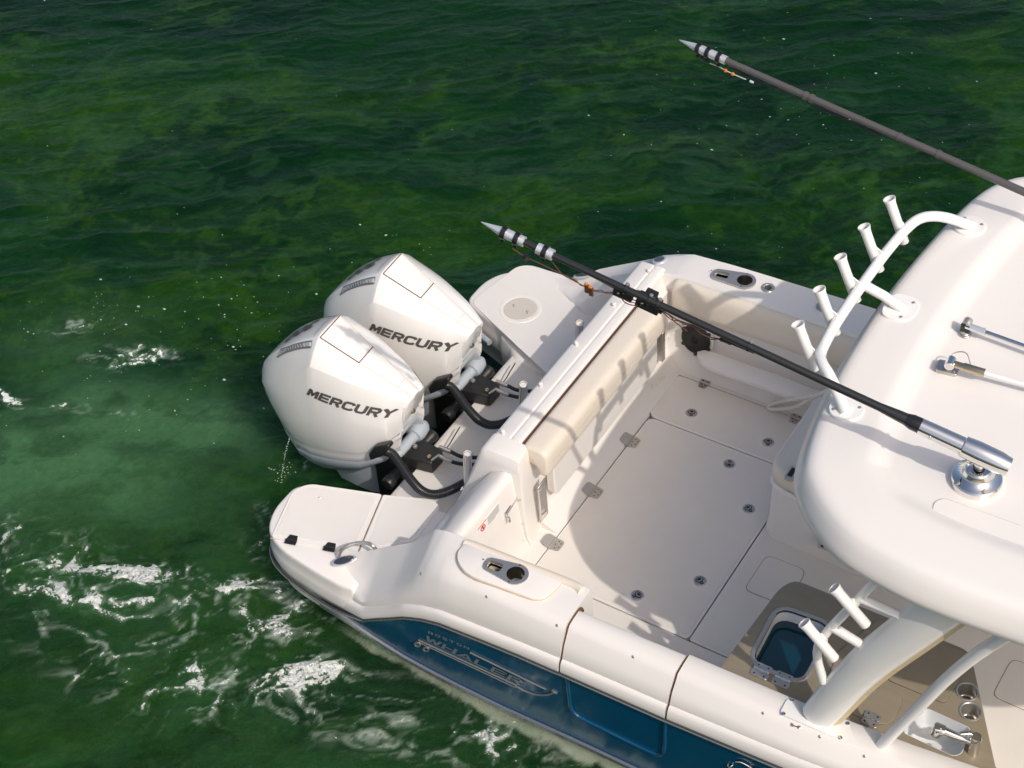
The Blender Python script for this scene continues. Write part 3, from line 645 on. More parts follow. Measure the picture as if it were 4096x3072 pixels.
m = MB(); m.prism([V(.872, 1.055, .40), V(.876, 1.085, .41), V(.878, 1.085, .15), V(.872, 1.055, .14)], .06, 'steel', (-1, 0, 0)); m.build('bench_hinge', transom, bevel=.003)
# snap studs on the cap
for q in [Z3(1870, 305), Z3(1562, 603), Z3(1230, 948), Z3(915, 1313), Z4(580, 293)]:
    b_ = W(*q, .712); m = MB(); m.lathe([(.009, -.004), (.009, .006), (.013, .010), (.014, .020), (.010, .024), (.001, .025)], b_, (0, 0, 1), 'gelcoat', 12); m.build('snap_stud', transom)
# block beside the bench, door post and transom door
m = MB(); rows = []
for y, ztop, xi in ((-.50, .712, .80), (-.60, .712, .815), (-.635, .705, .82), (-.655, .67, .82), (-.66, .62, .815)):
    rows.append([V(.28, y, .02), V(.40, y, ztop*.45), V(.535, y, ztop-.03), V(.555, y, ztop-.006), V(.58, y, ztop), V(xi-.03, y, ztop), V(xi-.008, y, ztop-.012), V(xi, y, ztop-.05), V(xi+.01, y, .30), V(xi+.03, y, .05), V(xi+.06, y, -.02), V(.28, y, -.02)])
m.loft(rows, 'gelcoat', closed=True, caps=True); m.build('transom_post', transom, sharp=45)
m = MB(); rows = []
for y, zt in ((-.662, .60), (-.75, .60), (-.95, .60), (-1.16, .60), (-1.25, .61)):
    rows.append([V(.26, y, .02), V(.33, y, .12), V(.62, y, zt-.05), V(.69, y, zt-.012), V(.715, y, zt), V(.755, y, zt), V(.768, y, zt-.012), V(.775, y, zt-.04), V(.80, y, .30), V(.83, y, .06), V(.87, y, -.02), V(.26, y, -.02)])
m.loft(rows, 'gelcoat', closed=True, caps=True); door = m.build('transom_door', boat, sharp=45); tag(door, 'white transom door with chrome bolt and warning label')
doorb = bvh_of(door)
def on_door(q, off=.004):
    p, n = hit(doorb, *q, .4); n = n if n[0] > 0 else -n; return p+n*off, n
m = MB(); a, n = on_door(Z4(590, 1010)); b, _ = on_door(Z4(695, 845)); u = (b-a)/np.linalg.norm(b-a); v_ = np.cross(n, u)
m.box((a+b)/2, (np.linalg.norm(b-a), .022, .010), 'chrome', [u, v_, n]); m.tube([a+n*.012, b+n*.012], .006, 'chrome', 8)
m.box(b-u*.01+n*.008, (.028, .032, .022), 'chrome', [u, v_, n]); m.tube([a+n*.01, a+n*.03-v_*.02, a+n*.03-v_*.045-u*.01], [.007, .007, .010], 'chrome', 8); m.build('slide_bolt', door, bevel=.002)
m = MB(); quad = [Z4(350, 1145), Z4(540, 900), Z4(550, 1000), Z4(362, 1205)]
qs = [on_door(q, .0025)[0] for q in quad]; dn = on_door(quad[0])[1]
m.prism(qs, .003, 'label_white', -dn)
def lab(u, v): return (qs[0]*(1-u)*(1-v)+qs[1]*u*(1-v)+qs[2]*u*v+qs[3]*(1-u)*v)+dn*.0015
m.add([lab(.0, .0), lab(.40, .0), lab(.40, .14), lab(.0, .14)], [(0, 1, 2, 3)], 'orange')
cc = lab(.22, .55); uu = lab(.3, .55)-cc; vv = lab(.22, .85)-cc
m.tube([cc+uu*1.15*math.cos(t)+vv*.9*math.sin(t) for t in np.linspace(0, 2*math.pi, 18)], .0035, 'red', 5, caps=False); m.tube([cc-uu*.75-vv*.6, cc+uu*.75+vv*.6], .0028, 'red', 5); m.tube([cc-vv*.5, cc+vv*.4], .004, 'letter', 5)
for v in (.1, .22, .34, .46, .58, .70, .82): m.add([lab(.45, v), lab(.97 if v != .82 else .8, v), lab(.97 if v != .82 else .8, v+.06), lab(.45, v+.06)], [(0, 1, 2, 3)], 'label_grey')
m.build('warning_label', door)
for q in (Z4(730, 885), Z4(742, 1097), Z4(758, 1243)): screw(on_door(q, .001)[0], .006, door, (1, 0, .2), 'brass')
# ---------------- cockpit floor
m = MB(); m.prism(rect(.55, 4.6, -1.45, 1.35, -.045), .05, 'gutter'); floor = m.build('floor_base', boat)
def panel(name, poly, parent=floor, mt='sole', top=0.0, bev=.005, pad=None, rim=.03):
    m = MB(); m.prism(poly, .043, 'gelcoat' if pad else mt)
    if pad: m.prism(pad, .004, mt)
    o = m.build(name, parent, bevel=bev); return o
g = .0045
hx0, hx1, hy0, hy1 = .972, 2.06, -.835, .683
main = panel('hatch_lid', fillet(rect(hx0+g, hx1-g, hy0+g, hy1-g, 0), [.02, .03, .03, .05], 4), pad=fillet(rect(hx0+.022, hx1-.022, hy0+.022, hy1-.022, .0025), .04, 4)); tag(main, 'large square cockpit hatch with three hinges')
port = panel('hatch_lid', fillet([V(.93, .76, 0), V(hx0+.02, hy1+g, 0), V(2.6, hy1+g, 0), V(2.6, 1.125, 0), V(.93, 1.125, 0)], [.03, .03, .01, .02, .07], 5), pad=fillet([V(.95, .77, .0025), V(hx0+.03, hy1+.022, .0025), V(2.59, hy1+.022, .0025), V(2.59, 1.105, .0025), V(.95, 1.105, .0025)], [.03, .03, .01, .02, .07], 5)); tag(port, 'narrow cockpit hatch along the far side')
panel('deck_panel', rect(.80, 2.9, 1.133, 1.34, 0.0), mt='gelcoat', bev=.003)
panel('deck_panel', rect(.78, hx0-g, -1.40, .70, -.002), mt='gelcoat', bev=.003)
panel('deck_panel', rect(hx0+g, 4.5, -1.42, hy0-g, 0), mt='sole', bev=.004)
fw = panel('deck_panel', fillet(rect(hx1+g, 4.5, hy0+g, hy1-g, 0), .015, 3), pad=fillet(rect(hx1+.03, 4.48, hy0+.02, hy1-.02, .0025), .03, 3))
sm = fillet([W(*q, .003) for q in (ZC(740, 195), ZC(1170, 365), ZC(960, 760), ZC(490, 575))], .05, 5)
c_ = np.mean(sm, 0); m = MB(); m.prism([c_+(p-c_)*1.035 for p in sm], .003, 'gutter'); m.prism([p+V(0, 0, .003) for p in sm], .006, 'sole'); m.build('hatch_lid', fw, bevel=.003)
sm = fillet([W(*q, .003) for q in (ZD(2110, 690), ZD(2500, 860), ZD(2300, 1180), ZD(1930, 1020))], .05, 5)
c_ = np.mean(sm, 0); m = MB(); m.prism([c_+(p-c_)*1.035 for p in sm], .003, 'gutter'); m.prism([p+V(0, 0, .003) for p in sm], .006, 'sole'); m.build('hatch_lid', fw, bevel=.003)
panel('deck_panel', rect(2.60+g, 4.5, hy1+g, 1.125, 0), mt='sole', bev=.004)
for q in (Z4(1700, 360), Z4(1370, 805), Z4(1020, 1265)):
    c = W(*q, .006); m = MB()
    m.prism(fillet([c+V(-.058, -.045, 0), c+V(-.004, -.05, 0), c+V(-.004, .05, 0), c+V(-.058, .045, 0)], [.02, .003, .003, .02], 3), .004, 'hinge_steel')
    m.v = [(a, b, d+max(0, (c[0]-a))*.36+.002) for a, b, d in m.v]
    m.prism(fillet([c+V(.006, -.05, 0), c+V(.065, -.045, 0), c+V(.065, .045, 0), c+V(.006, .05, 0)], [.003, .02, .02, .003], 3), .004, 'hinge_steel')
    m.tube([c+V(.001, -.05, .001), c+V(.001, .05, .001)], .0075, 'hinge_steel', 8)
    for dx, dy in ((-.04, -.025), (-.04, .025), (.03, -.03), (.03, .03), (.05, -.012), (.05, .018), (.02, 0)): m.lathe([(.0055, 0), (.004, .001), (.001, .001)], c+V(dx, dy, .0003), (0, 0, 1), 'dark_hole', 8)
    m.build('hinge', main, bevel=.001)
strap_hinge(Z5(722, 1262), Z5(672, 1330), .07, port, .005, 'steel'); strap_hinge(Z5(1528, 1568), Z5(1478, 1640), .07, port, .005, 'steel')
def latch(px, py, parent, ang):
    c = W(px, py, .003); R_ = .040; ca_, sa_ = math.cos(ang), math.sin(ang)
    m = MB(); m.lathe([(R_, -.003), (R_, .002), (R_*.93, .005), (R_*.84, .005), (R_*.80, .002), (.001, .002)], c, (0, 0, 1), 'steel', 24, caps=False)
    def loc(a, b, z): return c+V(a*ca_-b*sa_, a*sa_+b*ca_, z)*V(1, 1, 1)
    ov = [loc(.006+.019*math.cos(t), .026*math.sin(t), .0035) for t in np.linspace(0, 2*math.pi, 16, endpoint=False)]
    m.prism(ov, .001, 'dark_hole'); m.prism([loc(.006+.014*math.cos(t), .020*math.sin(t), .0052) for t in np.linspace(0, 2*math.pi, 16, endpoint=False)], .002, 'steel')
    m.prism([loc(.009+.008*math.cos(t), .013*math.sin(t), .006) for t in np.linspace(0, 2*math.pi, 14, endpoint=False)], .001, 'dark_hole')
    m.prism([loc(-.030, -.010, .004), loc(-.012, -.010, .004), loc(-.012, .010, .004), loc(-.030, .010, .004)], .001, 'dark_hole'); m.lathe([(.005, 0), (.004, .003), (.001, .003)], loc(-.02, 0, .003), (0, 0, 1), 'steel', 8)
    m.build('latch', parent)
    m = MB(); m.lathe([(R_*1.55, -.001), (R_*1.5, .0006), (R_*1.02, .0006), (R_*1.0, -.001)], c, (0, 0, 1), 'gelcoat', 28, caps=False); m.build('latch_rim', parent)
latch(2766, 1652, port, 1.9); latch(*Z6(1268, 375), port, 1.9); latch(*Z6(922, 566), main, -1.3); latch(*Z6(1095, 963), main, 2.6); latch(*Z6(663, 1600), main, 2.6); latch(2549, 2381, main, .9)
for q in (Z4(1700, 100), Z4(1420, 460), Z4(1133, 830)): screw(W(*q, .035), .006, transom)
# drains under the ledge
for q in (Z5(320, 1265), Z5(258, 1345)):
    c = WX(*q, .89); m = MB(); m.lathe([(.038, 0), (.038, .012), (.030, .014), (.026, .008), (.024, .004), (.001, .004)], c, (1, 0, .3), 'gelcoat', 18); m.build('drain_fitting', transom)
# ---------------- port cockpit side
m = MB(); rows = [[V(x, 1.15, -.02), V(x, 1.17, .01), V(x, 1.20, .035), V(x, 1.25, .10), V(x, 1.285, .20), V(x, 1.305, .42), V(x, 1.31, .70)] for x in np.linspace(.76, 4.5, 8)]
m.loft(rows, 'gelcoat'); side = m.build('cockpit_side', boat, sharp=70)
m = MB(); pf = [(1.30, .42), (1.255, .425), (1.235, .445), (1.228, .50), (1.230, .60), (1.238, .650), (1.252, .678), (1.270, .690), (1.288, .692), (1.290, .6)]
rows = []
for x, k in ((.845, .75), (.853, .92), (.875, .985), (.92, 1), (2.0, 1), (3.4, 1)):
    c = np.mean(pf, 0); rows.append([V(x, c[0]+(p[0]-c[0])*k, c[1]+.02+(p[1]-c[1])*k) for p in pf])
m.loft(rows, 'vinyl', closed=True, caps=True); pb = m.build('coaming_pad', boat, sharp=75); tag(pb, 'long beige coaming pad along the far side of the cockpit')
# fold-down ledge panel at the foot of the far side
m = MB(); sh = [Z5(640, 1010), Z5(655, 1060), Z5(700, 1115), Z5(770, 1150), Z5(1250, 1320), Z5(1800, 1515), Z5(1800, 1390), Z5(1400, 1230), Z5(800, 1020), Z5(700, 995)]
rows = []
base = [W(*q, .26) for q in sh]; c_ = np.mean(base, 0)
for k, z in ((.90, .262), (.97, .26), (1.0, .245), (1.0, .228), (.96, .212), (.75, .205)): rows.append([V(*(c_+(p-c_)*V(.98+.02*k, k, 1))[:2], z) for p in base])
m.loft(rows, 'gelcoat', closed=True, caps=True); m.build('side_ledge', side, sharp=60)
sc_ = WY(*Z5(635, 890), 1.262); ax = V(-.05, -1, .22)/np.linalg.norm(V(-.05, -1, .22))
m = MB(); m.lathe([(.128, -.012), (.128, 0), (.118, .003), (.112, .004)], sc_, ax, 'gelcoat', 32); spk_r = m.build('speaker_rim', side)
sc_ = sc_+V(0, -.012, .0); m = MB(); m.lathe([(.108, -.01), (.110, .006), (.100, .012), (.03, .014), (.028, .006), (.001, .004)], sc_, ax, 'black', 32, caps=False)
uu = np.cross(ax, (0, 0, 1)); uu /= np.linalg.norm(uu); ww = np.cross(uu, ax)
for k in np.linspace(-.088, .088, 15):
    l = math.sqrt(max(0, .100**2-k*k)); m.tube([sc_+ax*.013-uu*l+ww*k, sc_+ax*.013+uu*l+ww*k], .0022, 'rubber', 5)
for k in range(6): m.lathe([(.014, -.01), (.014, .008), (.001, .008)], sc_+(uu*math.cos(k*1.047+.4)+ww*math.sin(k*1.047+.4))*.110, ax, 'black', 8)
spk = m.build('speaker', side); tag(spk, 'round black speaker in the corner of the cockpit')
m = MB()      # breaker panel
a = WY(*Z5(650, 705), 1.296)
for q, wd_, hg, mt in ((Z5(605, 632), .055, .03, 'steel'), (Z5(590, 690), .07, .05, 'label_white'), (Z5(730, 712), .075, .07, 'steel'), (Z5(545, 770), .06, .04, 'label_grey')):
    c = WY(*q, 1.290); m.box(c, (wd_*1.25, .012, hg*1.3), 'label_white'); m.box(c+V(0, -.008, 0), (wd_, .008, hg), mt)
c = WY(*Z5(500, 622), 1.285); m.box(c, (.05, .006, .016), 'black'); m.box(WY(*Z5(655, 680), 1.283), (.012, .01, .07), 'black'); m.build('switch_panel', side, bevel=.003)
for q in (Z5(383, 895), Z5(370, 1090), Z5(305, 1200)): screw(WX(*q, .83), .006, side, (1, 0, .2))
m = MB(); c = WY(*Z5(625, 1050), 1.26); m.lathe([(.02, 0), (.02, .01), (.001, .012)], c, (0, -1, 0), 'steel', 12); m.build('side_fitting', side)
# ---------------- lids and hardware on the gunwales
def coaming_lid(outline, bv, name, parent):
    z = .693; pts = fillet([W(*q, z+.010) for q in outline], .03, 4)
    m = MB(); m.prism(pts, .030, 'gelcoat'); lid_ = m.build(name, parent, bevel=.004); m = MB(); m.tube([p-V(0, 0, .012) for p in pts]+[pts[0]-V(0, 0, .012)], .0045, 'tanseam', 6, caps=False); m.build('gap', lid_); return lid_, z+.010
slid2, zs_ = coaming_lid([ZF(1168, 15), ZF(1172, 95), ZF(1230, 185), ZF(1330, 245), ZF(1840, 432), ZF(1930, 432), ZF(1995, 385), ZF(2105, 275), ZF(1600, 70), ZF(1420, -5), ZF(1250, -75)], capb[0], 'coaming_lid', aftcap)
m = MB(); rows = []
for (a, b) in (((1262, -98), (1215, -52)), ((1310, -85), (1262, -38)), ((1440, -38), (1400, 20)), ((1650, 45), (1610, 100)), ((1860, 125), (1820, 180)), ((2070, 205), (2035, 265)), ((2200, 258), (2175, 322)), ((2262, 290), (2222, 352)), ((2285, 320), (2238, 378))):
    A = W(*ZF(*a), .70); B = W(*ZF(*b), .70); o = (A-B)/np.linalg.norm(A-B)
    rows.append([B+V(0, 0, -.04), B+V(0, 0, -.004), B+o*.012+V(0, 0, .006), (A+B)/2+V(0, 0, .010), A-o*.008+V(0, 0, .005), A+o*.004-V(0, 0, .014), A+o*.006-V(0, 0, .17), B-V(0, 0, .18)])
m.loft(rows, 'vinyl', closed=True, caps=True); m.build('coaming_pad', aftcap, sharp=80)
m = MB(); m.tube([W(*ZF(1205, -52), .697), W(*ZF(1400, 22), .697), W(*ZF(2030, 268), .697)], .003, 'tanseam', 5); m.build('gap', aftcap)
def bracket_holder(cup, cupr, tray, plate, parent, z, dark=False, name='cup_holder'):
    """stainless plate with a drink well and a rectangular tray"""
    c = W(*cup, z); u = W(*tray, z)-c; l = np.linalg.norm(u); u /= l; v = V(-u[1], u[0], 0)
    def loc(a, b, h): return c+u*a+v*b+V(0, 0, h)
    R1 = cupr*1.45; R2 = cupr*1.0
    out = []
    for t in np.linspace(-100, 100, 17): out.append((-R1*math.cos(math.radians(t))*1.0, -R1*math.sin(math.radians(t))))
    out += [(l+R2*1.25, R2*.78), (l+R2*1.55, R2*.35), (l+R2*1.6, -R2*.35), (l+R2*1.3, -R2*.82)][::1] if False else []
    pts = [loc(-R1*math.cos(t), R1*math.sin(t), .004) for t in np.radians(np.linspace(-95, 95, 17))]
    pts += [loc(l+R2*1.05, R2*.92, .004), loc(l+R2*1.38, R2*.62, .004), loc(l+R2*1.5, 0, .004), loc(l+R2*1.38, -R2*.62, .004), loc(l+R2*1.05, -R2*.92, .004)]
    m = MB(); n = 28
    # plate as ring-shaped strips around both openings: outer polygon lofted to a lip
    cc = np.mean(pts, 0); m.loft([[p-V(0, 0, .010) for p in pts], pts, [cc+(p-cc)*V(.985, .97, 1)+V(0, 0, .004) for p in pts]], 'steel', closed=True)
    # openings
    cir = [loc(cupr*math.cos(t), cupr*math.sin(t), .008) for t in np.linspace(0, 2*math.pi, n, endpoint=False)]
    ta, tb, tw = l-R2*.72, l+R2*1.12, R2*.60
    tr = fillet([loc(ta, -tw, .008), loc(tb, -tw*.9, .008), loc(tb, tw*.9, .008), loc(ta, tw, .008)], .016, 4)
    ang = lambda p: math.atan2(np.dot(p-c, v), np.dot(p-c, u))
    inner = [cc+(p-cc)*V(.985, .97, 1)+V(0, 0, .004) for p in pts]
    bm = bmesh.new(); loops = []
    for lp_ in (inner, cir, tr):
        vs = [bm.verts.new(p) for p in lp_]; loops += [bm.edges.new((vs[i], vs[(i+1) % len(vs)])) for i in range(len(vs))]
    bmesh.ops.triangle_fill(bm, edges=loops, use_beauty=True); bm.verts.index_update()
    vs = [np.array(q.co) for q in bm.verts]; fs = [tuple(q.index for q in f.verts) for f in bm.faces]; bm.free(); m.add(vs, fs, 'steel')
    m.loft([cir, [p-V(0, 0, .006)+(c-p)*V(.03, .03, 0) for p in cir], [c+(p-c)*V(.86, .86, 1)-V(0, 0, .095) for p in cir], [c+(p-c)*V(.6, .6, 1)-V(0, 0, .10) for p in cir], [c+(p-c)*V(.5, .5, 1)-V(0, 0, .115) for p in cir], [c+(p-c)*V(.02, .02, 1)-V(0, 0, .115) for p in cir]], 'cup_steel', closed=True)
    ct = np.mean(tr, 0); m.loft([tr, [p-V(0, 0, .004)+(ct-p)*V(.03, .03, 0) for p in tr], [ct+(p-ct)*V(.86, .86, 1)-V(0, 0, .045) for p in tr]], 'steel', closed=True)
    m.prism([ct+(p-ct)*V(.86, .86, 1)-V(0, 0, .045) for p in tr], .004, 'beige_edge' if not dark else 'steel')
    for a, b in ((-.1*l, R1*.96), (-.1*l, -R1*.96), (l+R2*1.3, -.3*R2)): m.lathe([(.005, 0), (.004, .002), (.001, .002)], loc(a+.02, b*.9, .008), (0, 0, 1), 'dark_hole', 8)
    return m.build(name, parent, sharp=40)
zp_ = hit(capb_p, *Z5(1060, 385))[0][2]
def apply_cut(obj, pts, depth):
    """boolean-cut an opening and bake it into the mesh"""
    m = MB(); m.prism([p+V(0, 0, .05) for p in pts], depth+.05, 'dark_hole'); o = m.build('cut', None)
    b = obj.modifiers.new('opening', 'BOOLEAN'); b.operation = 'DIFFERENCE'; b.object = o; b.solver = 'EXACT'
    bpy.context.view_layer.update(); dg = bpy.context.evaluated_depsgraph_get()
    me = D.meshes.new_from_object(obj.evaluated_get(dg)); me.set_sharp_from_angle(angle=math.radians(42)); old = obj.data; obj.modifiers.clear(); obj.data = me; D.meshes.remove(old); D.objects.remove(o)
def circle(c, r, n=24): return [np.array(c)+V(r*math.cos(t), r*math.sin(t), 0) for t in np.linspace(0, 2*math.pi, n, endpoint=False)]
# starboard cup holder
S_ = 9.217; cupq = (1900+1500/S_, 2190+1000/S_); trq = (1900+770/S_, 2190+720/S_)
cS = W(*cupq, zs_); apply_cut(slid2, circle(cS, .055), .3); apply_cut(aftcap, circle(cS, .055), .3)
tS = W(*trq, zs_); uS = (tS-cS)/np.linalg.norm(tS-cS); nS = V(-uS[1], uS[0], 0)
hole = [tS+uS*.062+nS*.032, tS-uS*.05+nS*.034, tS-uS*.05-nS*.034, tS+uS*.062-nS*.032]
apply_cut(slid2, hole, .2); apply_cut(aftcap, hole, .2)
bracket_holder(cupq, .052, trq, None, aftcap, zs_)
# port cup holder
cupq = Z5(1060, 385); trq = Z5(868, 338); cP = W(*cupq, zp_); tP = W(*trq, zp_); uP = (tP-cP)/np.linalg.norm(tP-cP); nP = V(-uP[1], uP[0], 0)
apply_cut(pcap, circle(cP, .055), .2); apply_cut(pcap, [tP+uP*.062+nP*.032, tP-uP*.05+nP*.034, tP-uP*.05-nP*.034, tP+uP*.062-nP*.032], .12)
bracket_holder(cupq, .052, trq, None, pcap, zp_+.008, True)
def rod_socket(q, parent, z, r=.048):
    c = W(*q, z); apply_cut(parent, circle(c, .029), .3); m = MB()
    m.lathe([(r, -.004), (r, .003), (r*.94, .006), (r*.62, .008), (.026, .004), (.024, -.16), (.001, -.16)], c, (0, 0, 1), 'steel', 28, caps=False); m.build('rod_holder', parent)
    m = MB(); m.lathe([(.0235, -.06), (.0005, -.06)], c, (0, 0, 1), 'dark_hole', 20, caps=False); m.build('rod_holder_bore', parent)
rod_socket(Z5(1265, 447), pcap, hit(capb_p, *Z5(1265, 447))[0][2]-.002, .047)
c, n = hit(capb_p, *Z5(305, 202)); m = MB(); m.lathe([(.048, -.01), (.048, .006), (.042, .009), (.001, .010)], c, n, 'alu', 26, caps=False); m.lathe([(.036, .0105), (.03, .0112), (.001, .0112)], c, n, 'blue_glass', 20, caps=False); m.build('filler_cap', pcap)
c = WY(*Z3(1290, 335), 1.50); n = V(-.45, .05, .89); m = MB(); u = V(1, .0, .5); u = u-n*np.dot(u, n); u /= np.linalg.norm(u); v = np.cross(n, u)
m.prism([c+n*.006+u*.09*math.cos(t)+v*.03*math.sin(t) for t in np.linspace(0, 2*math.pi, 24, endpoint=False)], .012, 'alu', -n); m.prism([c+n*.011+u*.07*math.cos(t)+v*.022*math.sin(t) for t in np.linspace(0, 2*math.pi, 24, endpoint=False)], .01, 'blue_glass', -n); m.build('flush_cleat', pcap, bevel=.003)
for q in (Z5(208, 303),): 
    c, n = hit(capb_p, *q); m = MB(); m.lathe([(.009, -.004), (.009, .006), (.013, .010), (.014, .020), (.010, .024), (.001, .025)], c, (0, 0, 1), 'gelcoat', 12); m.build('snap_stud', pcap)
c, n = hit(capb_p, *ZA(435, 1280)); m = MB(); m.lathe([(.045, -.01), (.045, .01), (.03, .014), (.001, .014)], c, n, 'steel', 20); m.build('deck_fitting', pcap)
#%%PART4
# ---------------- stern rod posts
for ta, ba in ((Z2(1925, 475), Z2(1925, 790)), (Z3(760, 1300), Z3(752, 1560)), (Z3(1257, 757), Z3(1246, 1010))):
    T_ = W(*ta, .55); B_ = W(*ba, .22); u = (T_-B_)/np.linalg.norm(T_-B_); l = np.linalg.norm(T_-B_); m = MB()
    m.lathe([(.045, -.02), (.045, -.008), (.028, 0), (.028, l-.01), (.031, l-.004), (.031, l+.004), (.027, l+.004), (.025, l-.006)], B_, u, 'chrome', 22, caps=False)
    m.lathe([(.026, l-.012), (.012, l-.009), (.001, l-.008)], B_, u, 'hose_white', 18, caps=False); m.build('stern_post', well)
# ---------------- seat module under the hardtop
m = MB(); fp = fillet([V(2.07, .11), V(3.8, .07), V(3.8, .85), V(2.07, .85)], [.13, .02, .02, .10], 7)
def ring(fp, k, z, c=V(2.9, .48)): return [V(*(c+(p-c)*k), z) for p in fp]
m.loft([ring(fp, 1.004, -.01), ring(fp, 1.004, .045), ring(fp, .997, .055), ring(fp, .992, .06), ring(fp, .985, .30), ring(fp, .975, .47)], 'gelcoat', closed=True, caps=True)
seat = m.build('seat_base', boat, sharp=45); tag(seat, 'white seat base under the hardtop')
m = MB(); m.loft([ring(fp, .97, .475), ring(fp, .985, .485), ring(fp, .988, .56), ring(fp, .98, .60), ring(fp, .96, .618), ring(fp, .90, .625)], 'vinyl', closed=True, caps=True); m.build('seat_cushion', seat, sharp=60)
m = MB(); m.tube(spline([V(2.09, .52, .48), V(2.10, .20, .48), V(2.16, .115, .475), V(2.35, .10, .44), V(2.55, .10, .36), V(2.66, .10, .25)], 6), [.012]*2+[.016]*29, 'gelcoat', 8); m.build('seat_trim', seat)
m = MB(); A = WY(*Z6(1705, 1275), .06); B = WY(*Z6(1960, 1330), .06)
m.prism([A+V(0, 0, .03), B+V(0, 0, .03), B+V(0, 0, -.02), (A+B)/2+V(0, 0, -.05), A+V(0, 0, -.035)], .05, 'plastic_beige', (0, 1, 0)); m.lathe([(.012, 0), (.009, .004), (.001, .004)], A+V(.03, -.001, 0), (0, -1, 0), 'dark_hole', 10); m.build('foot_rest', seat, bevel=.008)
c = W(*Z6(1475, 655), .625); m = MB(); m.box(c, (.05, .10, .03), 'steel'); m.box(c+V(.0, 0, .016), (.03, .07, .004), 'dark_hole'); m.build('seat_latch', seat, bevel=.006)
# ---------------- wet bar on the starboard side
ZC_ = .645
cpoly = [W(*ZC(230, 1420), ZC_), W(*ZC(880, 555), ZC_), W(*ZC(1050, 462), ZC_), W(*ZD(1740, 625), ZC_), W(*ZD(1960, 1640), ZC_), V(4.3, -1.40, ZC_), V(2.46, -1.40, ZC_)]
cpoly = fillet(cpoly, [0, .05, .10, .06, 0, 0, 0], 5)
m = MB(); m.prism(cpoly, .04, 'counter'); counter = m.build('counter_top', boat, bevel=.006); tag(counter, 'grey beige speckled counter with live well, sink and cup holders')
cc = np.mean(cpoly, 0); m = MB(); m.prism([cc+(p-cc)*V(.97, .97, 1)-V(0, 0, .041) for p in cpoly], ZC_-.04, 'gelcoat'); body = m.build('counter_body', counter)
lw = fillet(PX([ZC(533, 1370), ZC(862, 748), ZC(1478, 965), ZC(1135, 1628)], ZC_), [.09, .09, .09, .09], 6)
apply_cut(counter, lw, .3); apply_cut(body, [np.mean(lw, 0)+(p-np.mean(lw, 0))*1.04 for p in lw], .40)
cw = np.mean(lw, 0); m = MB(); m.tube(lw+[lw[0]], .014, 'steel', 8, caps=False, flat=.7); m.tube([cw+(p-cw)*V(.965, .965, 1)+V(0, 0, -.004) for p in lw+[lw[0]]], .010, 'rubber', 6, caps=False); m.build('live_well_rim', counter)
m = MB(); m.loft([[cw+(p-cw)*V(k, k, 1)+V(0, 0, z) for p in lw] for k, z in ((.985, -.005), (.96, -.02), (.93, -.10), (.90, -.20), (.86, -.36), (.5, -.37), (.01, -.37))], 'white_liner', closed=True); m.build('live_well_liner', counter, sharp=80)
m = MB(); m.prism([cw+(p-cw)*V(.94, .94, 1)+V(0, 0, -.085) for p in lw], .004, 'tank_water'); m.build('live_well_water', counter)
def butt_hinge(q, parent, z, R=.030, tilt=0):
    c = W(*q, z); u = W(q[0]+20, q[1]+8.5, z)-c; u /= np.linalg.norm(u); v = V(-u[1], u[0], 0); m = MB()
    for s in (-1, 1): m.prism([c+u*a*R*1.25+v*(s*.006+s*b*R) for a, b in ((-1, 0), (1, 0), (1, .75), (.8, 1), (-.8, 1), (-1, .75))][::s], .006, 'steel')
    for k in (-.6, 0, .6): m.tube([c+u*(k-.28)*R*1.25+V(0, 0, .002), c+u*(k+.28)*R*1.25+V(0, 0, .002)], .008, 'chrome', 8)
    for a in (-.7, .7):
        for s in (-1, 1): m.lathe([(.006, 0), (.005, .002), (.001, .002)], c+u*a*R+v*s*R*.75, (0, 0, 1), 'dark_hole', 8)
    m.build('hinge', parent, bevel=.001)
butt_hinge(ZC(678, 1472), counter, ZC_+.008, .040); butt_hinge(ZC(912, 1570), counter, ZC_+.008, .040); butt_hinge(ZD(860, 1225), counter, ZC_+.014, .036)
for poly in ([ZD(660, 1160), ZD(790, 1060), ZD(930, 930), ZD(1110, 992), ZD(1145, 1055), ZD(1060, 1245), ZD(960, 1278), ZD(690, 1180)], [ZD(985, 868), ZD(1340, 560), ZD(1480, 545), ZD(1740, 645), ZD(1640, 885), ZD(1510, 1085), ZD(1440, 1055)], [ZD(440, 960), ZD(560, 640), ZD(930, 330), ZD(1090, 390), ZD(760, 1040)]):
    pts = fillet(PX(poly, ZC_+.006), .04, 4); ccc = np.mean(pts, 0); m = MB(); m.prism(pts, .008, 'counter'); m.prism([ccc+(p-ccc)*V(1.012, 1.012, 1)-V(0, 0, .0045) for p in pts], .004, 'dark_hole'); m.build('counter_lid', counter, bevel=.002)
sk = fillet(PX([ZD(1130, 1345), ZD(1340, 1125), ZD(1745, 1310), ZD(1660, 1535), ZD(1590, 1560)], ZC_), [.03, .03, .03, .04, .05], 5)
apply_cut(counter, sk, .25); apply_cut(body, [np.mean(sk, 0)+(p-np.mean(sk, 0))*1.06 for p in sk], .25); cs = np.mean(sk, 0)
m = MB(); m.loft([[cs+(p-cs)*V(k, k, 1)+V(0, 0, z) for p in sk] for k, z in ((1.01, .003), (.99, .004), (.97, -.01), (.90, -.10), (.80, -.125), (.3, -.13), (.01, -.13))], 'white_liner', closed=True)
m.lathe([(.022, .002), (.018, .005), (.010, .003), (.001, .002)], cs+V(-.06, -.01, -.128), (0, 0, 1), 'steel', 14); m.build('sink', counter, sharp=60)
m = MB(); fb = W(*ZD(1760, 1520), ZC_); m.lathe([(.030, 0), (.028, .012), (.028, .02), (.027, .11), (.031, .125), (.026, .14), (.001, .145)], fb, (0, 0, 1), 'chrome', 18)
